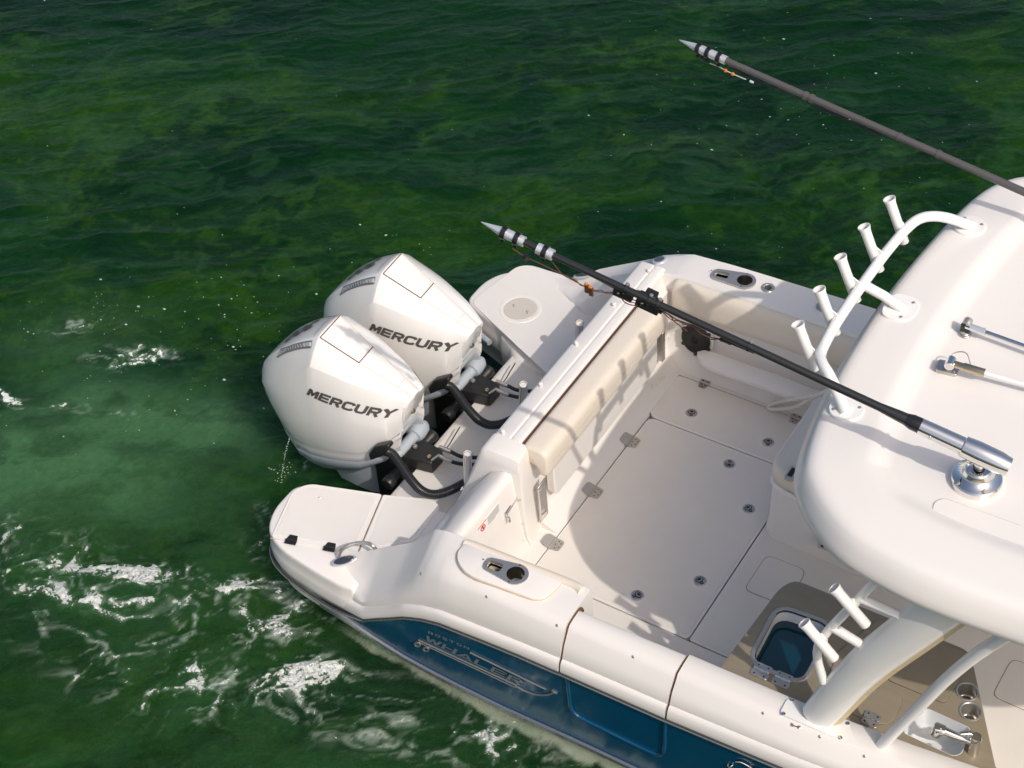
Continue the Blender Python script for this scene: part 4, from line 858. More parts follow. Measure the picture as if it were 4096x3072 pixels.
tp_ = fb+V(0, 0, .075); e = W(*ZD(1460, 1310), ZC_+.15)
m.tube([tp_, tp_+(e-tp_)*.25, tp_+(e-tp_)*.3, e], [.017, .017, .022, .023], 'chrome', 12); m.tube([e+(tp_-e)*.12, e, e-V(0, 0, .05)+(e-tp_)*.05], [.028, .033, .030], 'chrome', 14)
m.tube([fb+V(0, 0, .13), W(*ZD(1740, 1345), ZC_+.14), W(*ZD(1650, 1355), ZC_+.15)], [.012, .014, .008], 'chrome', 10, flat=.6); m.build('faucet', counter, sharp=50)
for q in (ZD(1712, 985), ZD(1740, 1160)):
    c = W(*q, ZC_); apply_cut(counter, circle(c, .052), .2); apply_cut(body, circle(c, .056), .2); m = MB()
    m.lathe([(.060, -.001), (.060, .003), (.055, .005), (.050, .002), (.047, -.07), (.042, -.08), (.036, -.084), (.030, -.10), (.001, -.10)], c, (0, 0, 1), 'steel', 28, caps=False); m.build('cup_holder', counter)
# base plate for the arch on the gunwale
m = MB(); pl = fillet(PX([ZD(45, 1170), ZD(110, 1045), ZD(160, 1040), ZD(270, 1180), ZD(640, 1225), ZD(1190, 1480), ZD(1110, 1640)], .705), .02, 3)
m.prism(pl, .02, 'powder'); plate = m.build('arch_plate', boat, bevel=.004)
for q in (ZD(158, 1055), ZD(83, 1178), ZD(650, 1263), ZD(585, 1390), ZD(1162, 1478), ZD(1095, 1608)): screw(W(*q, .706), .012, plate, mt='chrome')
for q in (ZD(160, 1278), ZD(222, 1298)):
    h = on_cap(*q)
    if h: screw(np.array(h[0]), .010, fwdcap, tuple(h[1]))
m = MB(); m.tube([np.array(on_cap(*q)[0])+V(0, 0, .004) for q in (ZD(160, 1278), ZD(190, 1296), ZD(222, 1298))], .003, 'brass', 6); m.build('drain_slot', fwdcap)

# ---------------- hardtop
OUT = [(2.90, 1.47), (2.77, 1.28), (2.70, .99), (2.65, .52), (2.63, .05), (2.645, -.46), (2.69, -.84), (2.755, -1.12), (2.83, -1.25), (2.96, -1.375), (3.12, -1.475), (3.30, -1.525), (3.6, -1.56), (4.05, -1.54), (4.6, -1.50), (5.6, -1.2), (6.1, -.6), (6.2, 0), (6.1, .6), (5.6, 1.2), (4.6, 1.50), (3.8, 1.57), (3.2, 1.55)]
ol = [V(a, b, 0) for a, b in OUT]; ol = spline(ol+[ol[0]], 5)[:-1]
def inset(pl, d):
    n = len(pl); out = []
    for i in range(n):
        t = pl[(i+1) % n]-pl[i-1]; t /= np.linalg.norm(t)+1e-9; out.append(pl[i]+V(-t[1], t[0], 0)*d)
    return out
c0 = np.mean(ol, 0)
sgn = 1 if np.linalg.norm(inset(ol, .1)[0]-c0) < np.linalg.norm(ol[0]-c0) else -1
def smoothloop(pl, k=2):
    for _ in range(k): pl = [(pl[i-1]+pl[i]*2+pl[(i+1) % len(pl)])/4 for i in range(len(pl))]
    return pl
prof = [(.06, 2.035), (.012, 2.03), (.0, 2.042), (.0, 2.075), (.010, 2.105), (.030, 2.150), (.052, 2.186), (.072, 2.203), (.10, 2.212), (.13, 2.215), (.24, 2.221), (.31, 2.225), (.345, 2.222), (.385, 2.204), (.425, 2.187), (.46, 2.182)]
rows = [[V(p[0], p[1], z) for p in smoothloop(inset(ol, sgn*d), int(2+d*20))] for d, z in prof]
ctr = V(4.4, 0, 0)
for k_, z_ in ((.75, 2.187), (.45, 2.191), (.02, 2.194)): rows.append([V(*(ctr+(p-ctr)*k_)[:2], z_) for p in rows[len(prof)-1]])
m = MB(); m.loft(rows, 'gelcoat', closed=True, caps=True); top = m.build('hardtop', boat, sharp=70); tag(top, 'broad white hardtop over the helm')
topb = bvh_of(top)
def on_top(px, py): return hit(topb, px, py, 2.2)
m = MB(); pn = [W(*q, 2.189) for q in (ZB(1345, 1800), ZB(1410, 1450), ZB(1500, 1410), ZB(2300, 1700), ZB(2300, 2200), ZB(1500, 2000))]; m.prism(fillet(pn, .07, 5), .02, 'gelcoat'); m.build('roof_panel', top, bevel=.006)
# rod rack on the hardtop's aft edge
rack = top
YS = [.549, .277, 0.0, -.277, -.561]
rp = [V(2.872, .83, 2.235), V(2.83, .79, 2.27), V(2.76, .725, 2.325), V(2.69, .675, 2.345), V(2.635, .63, 2.335), V(2.603, .55, 2.315), V(2.588, .40, 2.31), V(2.582, .277, 2.31), V(2.58, 0, 2.315), V(2.585, -.277, 2.32), V(2.598, -.45, 2.325), V(2.62, -.565, 2.335), V(2.66, -.63, 2.345), V(2.72, -.68, 2.335), V(2.80, -.735, 2.28), V(2.855, -.775, 2.235)]
m = MB(); m.tube(spline(rp, 5), .0285, 'powder', 14)
m.tube([V(2.582, .035, 2.315), V(2.70, .04, 2.28), V(2.80, .045, 2.235)], .027, 'powder', 14); m.build('rod_rack', top)
rk = D.objects['rod_rack']; tag(rk, 'white bent tube rack with five rod holders above the aft edge of the hardtop')
for y_, tx, tz in zip(YS, (2.514, 2.490, 2.482, 2.492, 2.509), [2.48]*5):
    T_ = V(tx, y_, tz); B_ = V(tx+.112, y_, 2.222); u = (T_-B_)/np.linalg.norm(T_-B_); l = np.linalg.norm(T_-B_); m = MB()
    m.lathe([(.022, .0), (.0265, .004), (.027, l*.80), (.0285, l*.92), (.034, l-.004), (.034, l), (.030, l), (.025, l*.9), (.0225, .02), (.001, .02)], B_-V(.022, 0, 0), u, 'powder', 18, caps=False)
    g0 = B_+u*l*.62-V(.012, 0, 0); m.prism([g0, V(2.585, y_, 2.345), B_+u*l*.28], .008, 'powder', (0, 1, 0)); m.build('rod_holder', rk, sharp=60)
for q, r_ in ((ZA(1730, 570), .085), (ZB(640, 640), .085)):
    c, n = on_top(*q); m = MB(); m.lathe([(r_, -.01), (r_, .006), (r_*.96, .010), (.03, .011), (.029, .02), (.026, .02)], c+V(.0, 0, .004), n*.6+V(0, 0, .4), 'powder', 28); ft = m.build('rack_foot', top)
    for a in (.5, 2.4, 3.8): screw(c+V(math.cos(a)*.062, math.sin(a)*.062, .016), .010, ft)
c, n = on_top(*ZA(1110, 1290)); m = MB(); c = c+V(0, 0, .012)
m.prism(fillet([c+V(-.06, -.105, 0), c+V(.075, -.095, 0), c+V(.10, -.0, 0), c+V(.075, .10, 0), c+V(-.06, .105, 0), c+V(-.085, 0, 0)], .05, 5), .025, 'powder'); ft = m.build('rack_foot', top, bevel=.004)
for d in ((.035, -.07), (.05, .06), (-.05, -.02)): screw(c+V(d[0], d[1], 0), .010, ft)
# ---------------- hardtop supports on the starboard side
AY = -1.44
def aw(a, b, y=AY): return WY(*ZD(a, b), y)
lo = spline([aw(455, 1345), aw(600, 1205), aw(800, 1000), aw(1000, 832), aw(1300, 622), aw(1560, 442), aw(1790, 285)], 4)
hi = spline([aw(252, 1130), aw(330, 1030), aw(480, 850), aw(700, 620), aw(1000, 372), aw(1300, 122), aw(1500, -20)], 4)
m = MB(); rows = []
for a, b in zip(hi, lo):
    mid = (a+b)/2+V(0, -.035, 0); rows.append([a+V(0, .03, 0), a+V(0, 0, 0), a+(b-a)*.12+V(0, -.022, 0), mid, a+(b-a)*.88+V(0, -.025, 0), b])
m.loft(rows, 'powder'); m.loft([[r[5], r[5]+V(.020, .030, -.030)] for r in rows], 'beige_edge'); m.loft([[r[5]+V(.020, .030, -.030), r[3]+V(0, .08, 0), r[0]] for r in rows], 'powder'); arch = m.build('hardtop_arch', boat, sharp=50); tag(arch, 'broad white curved arch carrying the hardtop on the near side')
m = MB(); m.tube(spline([aw(920, 1490, -1.42), aw(1080, 1320, -1.42), aw(1290, 1110, -1.42), aw(1530, 870, -1.42), aw(1800, 650, -1.42), aw(2130, 440, -1.42)], 6), .031, 'powder', 16); m.build('hardtop_leg', boat)
m = MB(); m.tube(spline([aw(990, -70), aw(880, 30), aw(700, 215), aw(520, 400), aw(420, 520), aw(385, 610), aw(390, 720), aw(440, 895)], 6), .023, 'powder', 14)
m.tube([aw(760, 150), aw(1110, 305)], [.024, .021], 'powder', 12); m.tube([aw(500, 400), aw(770, 565)], [.025, .024], 'powder', 12); rail = m.build('side_rod_rack', arch); tag(rail, 'white tube frame with two rod holders beside the arch')
for t_, b_, k in (((530, 62), (815, 393), (720, 180)), ((265, 372), (535, 690), (450, 490))):
    T_ = aw(*t_, AY-.05); B_ = aw(*b_, AY-.05); u = (T_-B_)/np.linalg.norm(T_-B_); l = np.linalg.norm(T_-B_); m = MB()
    m.lathe([(.022, -.006), (.0265, 0), (.027, l*.82), (.0295, l*.93), (.033, l-.004), (.033, l), (.029, l), (.025, l*.92), (.023, .02), (.001, .02)], B_, u, 'powder', 18, caps=False)
    kk = aw(*k); m.prism([B_+u*l*.62+V(0, .02, 0), B_+u*l*.36+V(0, .02, 0), kk+V(.02, 0, -.05), kk+V(.01, 0, .03)], .010, 'powder', (0, -1, 0)); m.build('rod_holder', rail, sharp=60)

# mirrored support on the far side, so the hardtop does not float
m = MB(); m.loft([[p*V(1, -1, 1) for p in r] for r in rows], 'powder'); m.build('hardtop_arch', boat)

# ------------------------------------------------------------------ white hose loop hanging by the seat
m = MB(); hp = [W(*Z5(1800, 1370), .52), W(*Z5(1680, 1400), .44), W(*Z5(1500, 1430), .28), W(*Z5(1360, 1455), .12), W(*Z5(1275, 1490), .03), W(*Z5(1290, 1520), .022), W(*Z5(1400, 1515), .10), W(*Z5(1520, 1495), .22), W(*Z5(1640, 1430), .38), W(*Z5(1800, 1350), .54)]
m.tube(spline(hp, 6), .014, 'hose_white', 10); hose = m.build('water_hose', None); tag(hose, 'loop of off-white hose lying on the cockpit floor beside the seat', 'hose')

# ------------------------------------------------------------------ outriggers
def outrigger(E, T, near):
    E = np.array(E); T = np.array(T); l = np.linalg.norm(T-E); u = (T-E)/l
    nm = thing('outrigger_pole', 'black outrigger pole with chrome base on the hardtop, passing over the cockpit' if near else 'dark grey outrigger pole reaching over open water beyond the boat', 'outrigger', (float(E[0]), float(E[1]), 2.2), 'outriggers')
    P_ = lambda s: E+u*s
    m = MB()
    if near:
        m.tube([P_(.40), P_(.48), l*0+P_(.56), P_(l-.36)], [.030, .026, .020, .0165], 'carbon', 16)
    else:
        m.tube([P_(-.5), P_(l-.29)], [.024, .0185], 'carbon_grey', 16)
    nmp = m.build('pole', nm)
    k = l
    def col(name, a, b, r, mt, r2=None): 
        q = MB(); q.tube([P_(l-a), P_(l-(a+b)/2), P_(l-b)], [r, (r+(r2 or r))/2, r2 or r], mt, 18); return q.build(name, nm)
    col('tip_cone', 0.0, .12, .002, 'alu', .025)
    if near:
        col('collar', .12, .235, .026, 'alu'); col('collar', .305, .39, .028, 'alu'); bands = (.125, .195, .347)
        q = MB(); q.tube([P_(l-.23), P_(l-.32)], .0165, 'carbon', 14); q.build('pole', nm)
    else:
        col('collar', .12, .305, .026, 'alu'); bands = (.128, .19, .262)
    side = np.cross(u, (0, 0, 1)); side /= np.linalg.norm(side); up_ = np.cross(side, u)
    for b_ in bands:
        q = MB(); c = P_(l-b_); q.lathe([(.0265, -.012), (.035, -.012), (.035, .012), (.0265, .012)], c, u, 'rubber', 18, caps=False); q.box(c-up_*.042, (.016, .014, .03), 'rubber', [u, side, up_]); q.box(c+up_*.036, (.014, .012, .012), 'rubber', [u, side, up_]); q.build('line_guide', nm)
    return nm, P_, l, u, up_, side
E1 = W(3978, 1841, 2.42); T1 = W(1925, 888, 3.0)
o1, P1_, l1, u1, up1, sd1 = outrigger(E1, T1, True)
cb = W(3905, 1925, 2.19)
m = MB(); m.lathe([(.118, -.01), (.118, .026), (.113, .034), (.100, .040), (.080, .050), (.070, .062), (.066, .084), (.060, .092), (.054, .095), (.050, .090), (.046, .070), (.030, .070), (.028, .17)], cb, (0, 0, 1), 'chrome', 40); m.build('mount', o1, sharp=30)
m = MB(); hd = [P1_(-.075), P1_(-.07), P1_(-.02), P1_(.08), P1_(.15), P1_(.155), P1_(.30), P1_(.36)]
m.tube(hd, [.012, .044, .052, .054, .049, .041, .039, .038], 'chrome', 24); m.tube([cb+V(0, 0, .15), cb*.5+P1_(.04)*.5+V(0, 0, .10), P1_(.05)-V(0, 0, .01)], [.030, .036, .046], 'chrome', 18); m.build('head', o1, sharp=50)
m = MB(); m.tube([P1_(.36), P1_(.40), P1_(.46)], [.037, .036, .021], 'rubber', 18); m.build('boot', o1)
m = MB(); m.tube([P1_(.30)+sd1*.05, P1_(.30)-sd1*.05], .006, 'chrome', 8); m.build('lock_pin', o1)
def on_line(P_, l, px, drop, E, T):
    """parameter on the pole whose photo column is px"""
    best = min(np.linspace(0, l, 400), key=lambda s: abs(proj(P_(s))[0]-px)); return P_(best)
def proj(p):
    d = np.array(p)-CAMP; return (CXP+F_PX*np.dot(d, CR_)/np.dot(d, CF_), CYP+F_PX*np.dot(d, CD_)/np.dot(d, CF_))
def hang(P_, l, q):
    """a point under the pole: on the photo ray, at the depth of the pole above it"""
    b = on_line(P_, l, q[0]-12, 0, None, None); dep = np.dot(b-CAMP, CF_)*1.004; r = ray(*q); return CAMP+r*dep
lines = [[(440, 315), (560, 395), (640, 430), (880, 545)], [(760, 405), (820, 470), (880, 545), (960, 590), (1080, 655)], [(880, 545), (1000, 600), (1040, 640), (1080, 655)], [(1080, 655), (1150, 690), (1220, 705), (1300, 705), (1385, 722)], [(1080, 652), (1140, 685), (1230, 690), (1260, 712), (1385, 718)],
         [(1400, 735), (1430, 790), (1500, 820), (1600, 820)], [(1420, 735), (1480, 765), (1540, 780), (1600, 795)], [(1410, 740), (1440, 775), (1520, 800), (1600, 805)], [(1480, 690), (1550, 690), (1620, 710), (1660, 740)],
         [(1740, 850), (1800, 890), (1900, 950), (2000, 985), (2080, 1010)], [(1740, 855), (1790, 900), (1850, 950), (1920, 960), (2010, 990), (2100, 1040)], [(1745, 850), (1850, 920), (1960, 985), (2040, 1010)], [(1760, 860), (1840, 920), (1880, 970), (1990, 1050)], [(2050, 1015), (2100, 1060), (2160, 1095), (2280, 1120)]]
for ln in lines:
    m = MB(); m.tube(spline([hang(P1_, l1, ZI(*q)) for q in ln], 4), .0028, 'copper_line', 5); m.build('rigging_line', o1)
m = MB(); m.tube([hang(P1_, l1, ZI(a, b)) for a, b in ((520, 235), (1375, 690))], .003, 'black', 5); m.build('rigging_line', o1)
m = MB(); c = hang(P1_, l1, ZI(565, 398)); m.lathe([(.001, -.017), (.012, -.012), (.017, 0), (.012, .012), (.001, .017)], c, (0, 0, 1), 'rubber', 14); m.build('line_bead', o1)
for q in ((1100, 672), (1138, 700)):
    m = MB(); c = hang(P1_, l1, ZI(*q)); m.box(c, (.022, .012, .05), 'copper_line'); m.box(c+V(-.004, 0, .026), (.018, .012, .012), 'orange'); m.build('release_clip', o1, bevel=.002)
for q, (a, b, c_) in (((1425, 715), (.10, .035, .05)), ((1650, 800), (.12, .05, .07)), ((1690, 830), (.10, .03, .03)), ((1575, 0), None) if False else ((1665, 740), (.06, .05, .05))):
    c = hang(P1_, l1, ZI(*q)); m = MB(); m.box(c, (a, b, c_), 'black', [u1, sd1, up1]); m.tube([c+u1*a*.3-sd1*b*.6, c-u1*a*.3+sd1*b*.6], .01, 'rubber', 8); m.build('release_clip', o1, bevel=.008)
for q in (ZI(1445, 650), ZI(1660, 755), ZI(1738, 800), Z5(1100, 955)):
    c = on_line(P1_, l1, q[0], 0, None, None); m = MB(); m.lathe([(.019, -.007), (.026, -.007), (.026, .007), (.019, .007)], c, u1, 'black', 14, caps=False); m.lathe([(.004, 0), (.010, .004), (.010, .012), (.001, .014)], c+up1*.026, up1, 'steel', 10); m.build('pole_ring', o1)
m = MB(); q = [hang(P1_, l1, Z5(*a)) for a in ((760, 900), (850, 900), (900, 915), (950, 940), (1060, 985), (1145, 1020))]; m.tube(spline(q, 4), [.003]*4+[.012]*8+[.006]*9, 'black', 8); m.build('rigging_line', o1)

T2 = W(2718, 160, 2.72); M2 = W(4096, 768, 2.44); u2 = (M2-T2)/np.linalg.norm(M2-T2); E2 = M2+u2*.95
o2, P2_, l2, u2b, up2, sd2 = outrigger(E2, T2, False)
m = MB(); bb = P2_(-.48); m.tube([bb, V(bb[0], bb[1], 2.2)], [.04, .08], 'chrome', 18); m.build('mount', o2)
for q in (ZH(1270, 630), ZH(1325, 650), ZH(2105, 990), (3755, 610)):
    c = on_line(P2_, l2, q[0], 0, None, None); m = MB(); m.lathe([(.018, -.010), (.025, -.010), (.025, .010), (.018, .010)], c, u2b, 'carbon_grey', 14, caps=False); m.build('pole_ring', o2)
for ln in ([(560, 330), (900, 520), (1290, 690), (1700, 880), (2100, 1040)], [(520, 340), (700, 420), (850, 515), (1100, 600)], [(1390, 710), (1600, 790), (1850, 905), (2000, 960)], [(1420, 735), (1560, 810), (1700, 870), (1950, 965)], [(1450, 760), (1650, 855), (1900, 940)]):
    m = MB(); m.tube(spline([hang(P2_, l2, ZH(*q)) for q in ln], 4), .0035, 'black', 5); m.build('rigging_line', o2)
m = MB(); m.tube(spline([hang(P2_, l2, ZH(*q)) for q in ((420, 340), (500, 370), (560, 402), (622, 432), (690, 462), (740, 482))], 3), .003, 'hose_white', 5)
for q in ((558, 402), (622, 432)): m.lathe([(.001, -.012), (.010, -.006), (.010, .006), (.001, .012)], hang(P2_, l2, ZH(*q)), (0, 0, 1), 'orange', 10)
m.tube([hang(P2_, l2, ZH(775, 495)), hang(P2_, l2, ZH(805, 508))], .008, 'label_white', 8); m.build('rigging_line', o2)
m = MB(); m.lathe([(.001, -.016), (.012, -.010), (.016, 0), (.012, .010), (.001, .016)], hang(P2_, l2, ZH(360, 290)), (0, 0, 1), 'rubber', 12); m.build('line_bead', o2)

# ------------------------------------------------------------------ antennas lying on the hardtop
a1 = thing('antenna', 'chrome antenna lying flat on the hardtop with black folding mount', 'antenna', tuple(on_top(*ZA(1700, 1510))[0]))
b_ = on_top(*ZA(1690, 1520))[0]; A_ = b_+V(0, 0, .06); Bq = W(*ZA(2212, 1625), 2.25); d_ = (Bq-A_)/np.linalg.norm(Bq-A_)
m = MB(); m.lathe([(.036, -.01), (.034, .008), (.02, .012), (.014, .05), (.001, .052)], b_, (0, 0, 1), 'steel', 18); m.box(A_-V(0, 0, .012), (.05, .035, .05), 'black', [d_, np.cross((0, 0, 1), d_), V(0, 0, 1)]); m.lathe([(.022, -.02), (.024, 0), (.022, .02)], A_+V(0, .012, .012), (0, 1, .3), 'steel', 14); m.build('mount', a1, bevel=.004)
m = MB(); m.tube([A_, A_+d_*.10], .019, 'alu', 14); m.tube([A_+d_*.09, A_+d_*1.6], .013, 'chrome', 12); m.build('rod', a1)
a2 = thing('antenna', 'white whip antenna lying flat on the hardtop with square steel mount', 'antenna', tuple(on_top(*ZB(1530, 280))[0]))
b_ = on_top(*ZB(1535, 285))[0]; A_ = W(*ZB(1560, 225), 2.27); Bq = W(*ZB(2212, 415), 2.25); d_ = (Bq-A_)/np.linalg.norm(Bq-A_); nn = np.cross((0, 0, 1), d_); nn /= np.linalg.norm(nn)
m = MB(); m.prism(fillet([b_+d_*a+nn*b+V(0, 0, .020) for a, b in ((-.055, -.04), (.055, -.04), (.055, .04), (-.055, .04))], .015, 3), .032, 'steel'); m.tube([b_+V(0, 0, .015), A_], .020, 'steel', 14); m.lathe([(.024, -.03), (.024, .03)], A_, nn, 'chrome', 16); m.lathe([(.008, .02), (.006, .023), (.001, .023)], b_+d_*.035-nn*.02, (0, 0, 1), 'chrome', 8); m.build('mount', a2, bevel=.004)
m = MB(); m.tube([A_, A_+d_*.06, A_+d_*.07, A_+d_*.17], [.018, .018, .022, .021], 'brass', 14); m.tube([A_+d_*.17, A_+d_*1.6], .012, 'powder', 12); m.build('rod', a2)
m = MB(); m.tube(spline([A_+V(-.02, .02, .0), A_+V(.0, .06, .02), A_+V(.05, .07, .03), A_+V(.09, .03, .01)], 5), .003, 'steel', 5); m.build('lock_ring', a2)
#%%PART5
# ------------------------------------------------------------------ outboard motors
YC = -.35
ZK = zoomer(1400, 1350, 2.37)
SEC = [  # x shift along the nose, half section: (y, z) top edge, ridge, upper side, lower side, bottom edge
    (-.135, (.036, .588), (.085, .574), (.098, .51), (.098, .44), (.090, .385)),
    (-.20, (.043, .618), (.112, .605), (.142, .50), (.150, .39), (.140, .29)),
    (-.30, (.055, .667), (.152, .640), (.200, .50), (.212, .34), (.198, .20)),
    (-.50, (.080, .765), (.207, .692), (.255, .50), (.264, .26), (.245, .085)),
    (-.65, (.100, .838), (.232, .728), (.276, .50), (.279, .19), (.256, .035)),
    (-.775, (.115, .900), (.248, .748), (.284, .49), (.281, .14), (.256, -.005)),
    (-.95, (.128, .790), (.250, .590), (.280, .36), (.268, .06), (.238, -.065)),
    (-1.10, (.132, .672), (.236, .460), (.256, .28), (.240, .01), (.208, -.10)),
    (-1.22, (.128, .555), (.205, .375), (.216, .25), (.200, .08), (.170, -.02)),
    (-1.31, (.112, .440), (.160, .320), (.166, .26), (.155, .18), (.130, .115)),
    (-1.355, (.085, .360), (.112, .295), (.114, .265), (.105, .225), (.085, .195)),
    (-1.372, (.05, .315), (.062, .285), (.062, .27), (.055, .25), (.045, .24))]
def engine():
    e = thing('outboard_motor', 'white outboard motor nearest the camera, a pole shadow across its top', 'outboard motor', (-.7, YC, ZW), 'twin outboard motors at the stern')
    rows = []
    flat_ = [[x, *t, *r, *s1, *s2, *b] for x, t, r, s1, s2, b in SEC]; k_ = [i for i, f_ in enumerate(flat_) if abs(f_[0]+.775) < 1e-6][0]
    sm_ = spline(flat_[:k_+1], 4)[:-1] + spline(flat_[k_:], 4)
    for q_ in sm_:
        x = q_[0]; t, r, s1, s2, b = [tuple(q_[1+2*i:3+2*i]) for i in range(5)]
        half = [(0, t[1]+.012), (t[0]*.6, t[1]+.009), t, ((t[0]*.5+r[0]*.5)+.006, (t[1]+r[1])/2+.008), r, ((r[0]+s1[0])/2+.008, (r[1]+s1[1])/2), s1, ((s1[0]+s2[0])/2+.004, (s1[1]+s2[1])/2), s2, b]
        lean = .10 if x > -.25 else 0.0
        def X(z): return x - (.06*max(0, (.585-z)/.2) if x > -.16 else (.03*max(0, (.6-z)/.3) if x > -.25 else 0))
        right = [V(X(z), YC-y, z) for y, z in half]; left = [V(X(z), YC+y, z) for y, z in half[1:]][::-1]
        rows.append(left[::1]+right)
    m = MB(); m.loft(rows, 'engine_white'); n = len(rows[0])
    m.add(rows[0], [tuple(range(n))], 'engine_white'); m.add(rows[-1], [tuple(range(n))], 'engine_white')
    o = m.build('cowl', e, bevel=.005, seg=2, sharp=70, bang=17)
    bv = bvh_of(o)
    def onc(px, py, off=.002):
        h = bv.ray_cast(Vector(CAMP), Vector(ray(px, py)).normalized())
        if h[0] is None: return None
        nrm = h[1] if h[1].dot(Vector(ray(px, py))) < 0 else -h[1]
        return np.array(h[0])+np.array(nrm)*off
    # lower white skirt and grey base
    bot = [V(x, YC-b[0], b[1]) for x, t, r, s1, s2, b in SEC]; loop = bot + [p*V(1, -1, 1)+V(0, 2*YC, 0) for p in bot[::-1]]
    loop[0] = loop[0]+V(-.07, 0, 0); loop[-1] = loop[-1]+V(-.07, 0, 0)
    cb_ = V(-.75, YC, 0)
    def lp(k, dz, dx=0.0): return [V(cb_[0]+(p[0]-cb_[0])*k+dx, YC+(p[1]-YC)*k, p[2]+dz) for p in loop]
    m = MB(); m.loft([lp(.985, .02), lp(.99, -.008), lp(.985, -.012), lp(.98, -.05), lp(.955, -.10), lp(.945, -.105)], 'engine_white', closed=True); m.build('lower_cowl', e, sharp=50)
    m = MB(); m.loft([lp(.93, -.07), lp(.95, -.112), lp(.955, -.125), lp(.93, -.165), lp(.86, -.20), lp(.74, -.26), lp(.5, -.30)], 'engine_grey', closed=True, caps=True); m.build('base_shell', e, sharp=40)
    m = MB(); rr = []
    for z, x0, x1, w_ in ((-.10, -1.02, -.42, .16), (-.30, -.98, -.44, .13), (-.45, -.95, -.46, .10), (-.62, -.94, -.48, .075), (-.95, -.92, -.50, .06)):
        rr.append([V(x0, YC-w_*.3, z), V((x0+x1)/2-.12, YC-w_, z), V((x0+x1)/2+.12, YC-w_, z), V(x1, YC-w_*.5, z), V(x1, YC+w_*.5, z), V((x0+x1)/2+.12, YC+w_, z), V((x0+x1)/2-.12, YC+w_, z), V(x0, YC+w_*.3, z)])
    m.loft(rr, 'engine_grey', closed=True, caps=True); m.build('midsection', e, bevel=.01)
    # top cover seam lines and lid
    m = MB()
    for a, b in (((620, 885), (965, 1108)), ((965, 1108), (1088, 967)), ((795, 692), (620, 885))):
        q = [onc(*Z1(*(np.array(a)+(np.array(b)-np.array(a))*t)), .0005) for t in np.linspace(0, 1, 14)]; q = [k for k in q if k is not None]; m.tube(q, .0038, 'seam', 6)
    for a, b in (((965, 1108), (1430, 1400)), ((795, 692), (1088, 967)), ((1088, 967), (1490, 1345)), ((1300, 1335), (1370, 1250))):
        q = [onc(*Z1(*(np.array(a)+(np.array(b)-np.array(a))*t)), .0003) for t in np.linspace(0, 1, 18)]; q = [k for k in q if k is not None]; m.tube(q, .0016, 'tanseam', 5)
    m.build('cover_seam', o)
    # air vent louvre on the aft face, both sides
    va, vb = (250, 1045), (552, 938)
    top_l = [(275, 985), (330, 965), (400, 940), (470, 922), (520, 914), (556, 911)]; bot_l = [(247, 1060), (310, 1022), (390, 995), (460, 980), (520, 974), (543, 972)]
    for s in (1, -1):
        fl = (lambda p: p) if s == 1 else (lambda p: p*V(1, -1, 1)+V(0, 2*YC, 0))
        tl = spline([onc(*Z1(*q), .004) for q in top_l], 5); bl = spline([onc(*Z1(*q), .004) for q in bot_l], 5)
        m = MB(); m.loft([[fl(a), fl(a*.72+b*.28)] for a, b in zip(tl, bl)], 'vent_grey'); m.loft([[fl(a*.70+b*.30+V(0, 0, .001)), fl(a*.10+b*.90+V(0, 0, .001))] for a, b in zip(tl, bl)], 'dark_hole')
        m.tube([fl(p) for p in bl], .005, 'vent_grey', 6)
        for k in range(0, len(tl)):
            for f_ in (0,):
                if k+1 >= len(tl): continue
                a = tl[k]*(1-f_)+tl[k+1]*f_; b = bl[k]*(1-f_)+bl[k+1]*f_
                m.tube([fl(a*.70+b*.30+V(0, 0, .002)), fl(a*.12+b*.88+V(0, 0, .002))], .0022, 'engine_grey', 5)
        m.build('air_vent', o, sharp=60)
    # lettering
    c = onc(*Z1(872, 1490), 0); a = onc(*Z1(560, 1400), 0); b = onc(*Z1(1190, 1580), 0)
    xd = b-a; xd[1] = 0; zd = np.cross(xd, (0, 1, 0)); zd = zd if zd[2] > 0 else -zd
    lay_text('side_lettering', o, 'MERCURY', .072, c, xd, zd, 'letter', bv, (0, 1, 0), .004, shear=.42, wide=1.08, gap=.10, thick=.27)
    lay_text('side_lettering', o, 'MERCURY', .118, c*V(1, -1, 1)+V(0, 2*YC, 0), -xd, zd, 'letter', bv, (0, -1, 0), .004, shear=.42, wide=1.08, gap=.10, thick=.27)
    av = V(-.15, 0, .13)
    r0, r1, r2 = onc(1262, 1296, 0), onc(1207, 1324, 0), onc(1158, 1354, 0)
    xr = (r2-r0)/np.linalg.norm(r2-r0); ur = np.cross((-.70, 0, .71), xr); ur = ur if ur[0] > 0 else -ur
    lay_text('rear_lettering', o, '300', .10, r1, xr, ur, 'letter', bv, (.70, 0, -.72), .006, shear=.35, wide=.80, gap=.14, thick=.28)
    q4 = Vector((-.83, YC, .88)); lay_text('rear_lettering', o, 'MERCURY', .022, q4, (0, -1, 0), (.72, 0, .70), 'letter_light', bv, (.70, 0, -.72), .004, shear=.4, wide=1.1, gap=.12)
    q5 = onc(*Z2(1395, 240), 0); q6 = onc(*Z2(1345, 285), 0)
    if q5 is not None and q6 is not None:
        lay_text('front_lettering', o, 'VERADO', .018, (q5+q6)/2, q5-q6, (0, 0, 1), 'letter', bv, -np.cross(q5-q6, (0, 0, 1))*1.0, .002, shear=.3, wide=1.3)
    em = onc(*Z2(1437, 95), .002); m = MB()
    if em is not None:
        u = V(.45, .85, .25); u /= np.linalg.norm(u); v = V(.1, -.2, .97)
        m.lathe([(.001, -.004), (.019, -.002), (.021, .001), (.018, .003), (.001, .003)], em, V(.75, -.62, .2), 'letter', 18)
        for v_ in m.v: pass
        m.tube([em+V(.004, -.003, -.012), em+V(.004, -.003, .012)], .002, 'alu', 6)
        m.build('emblem', o)
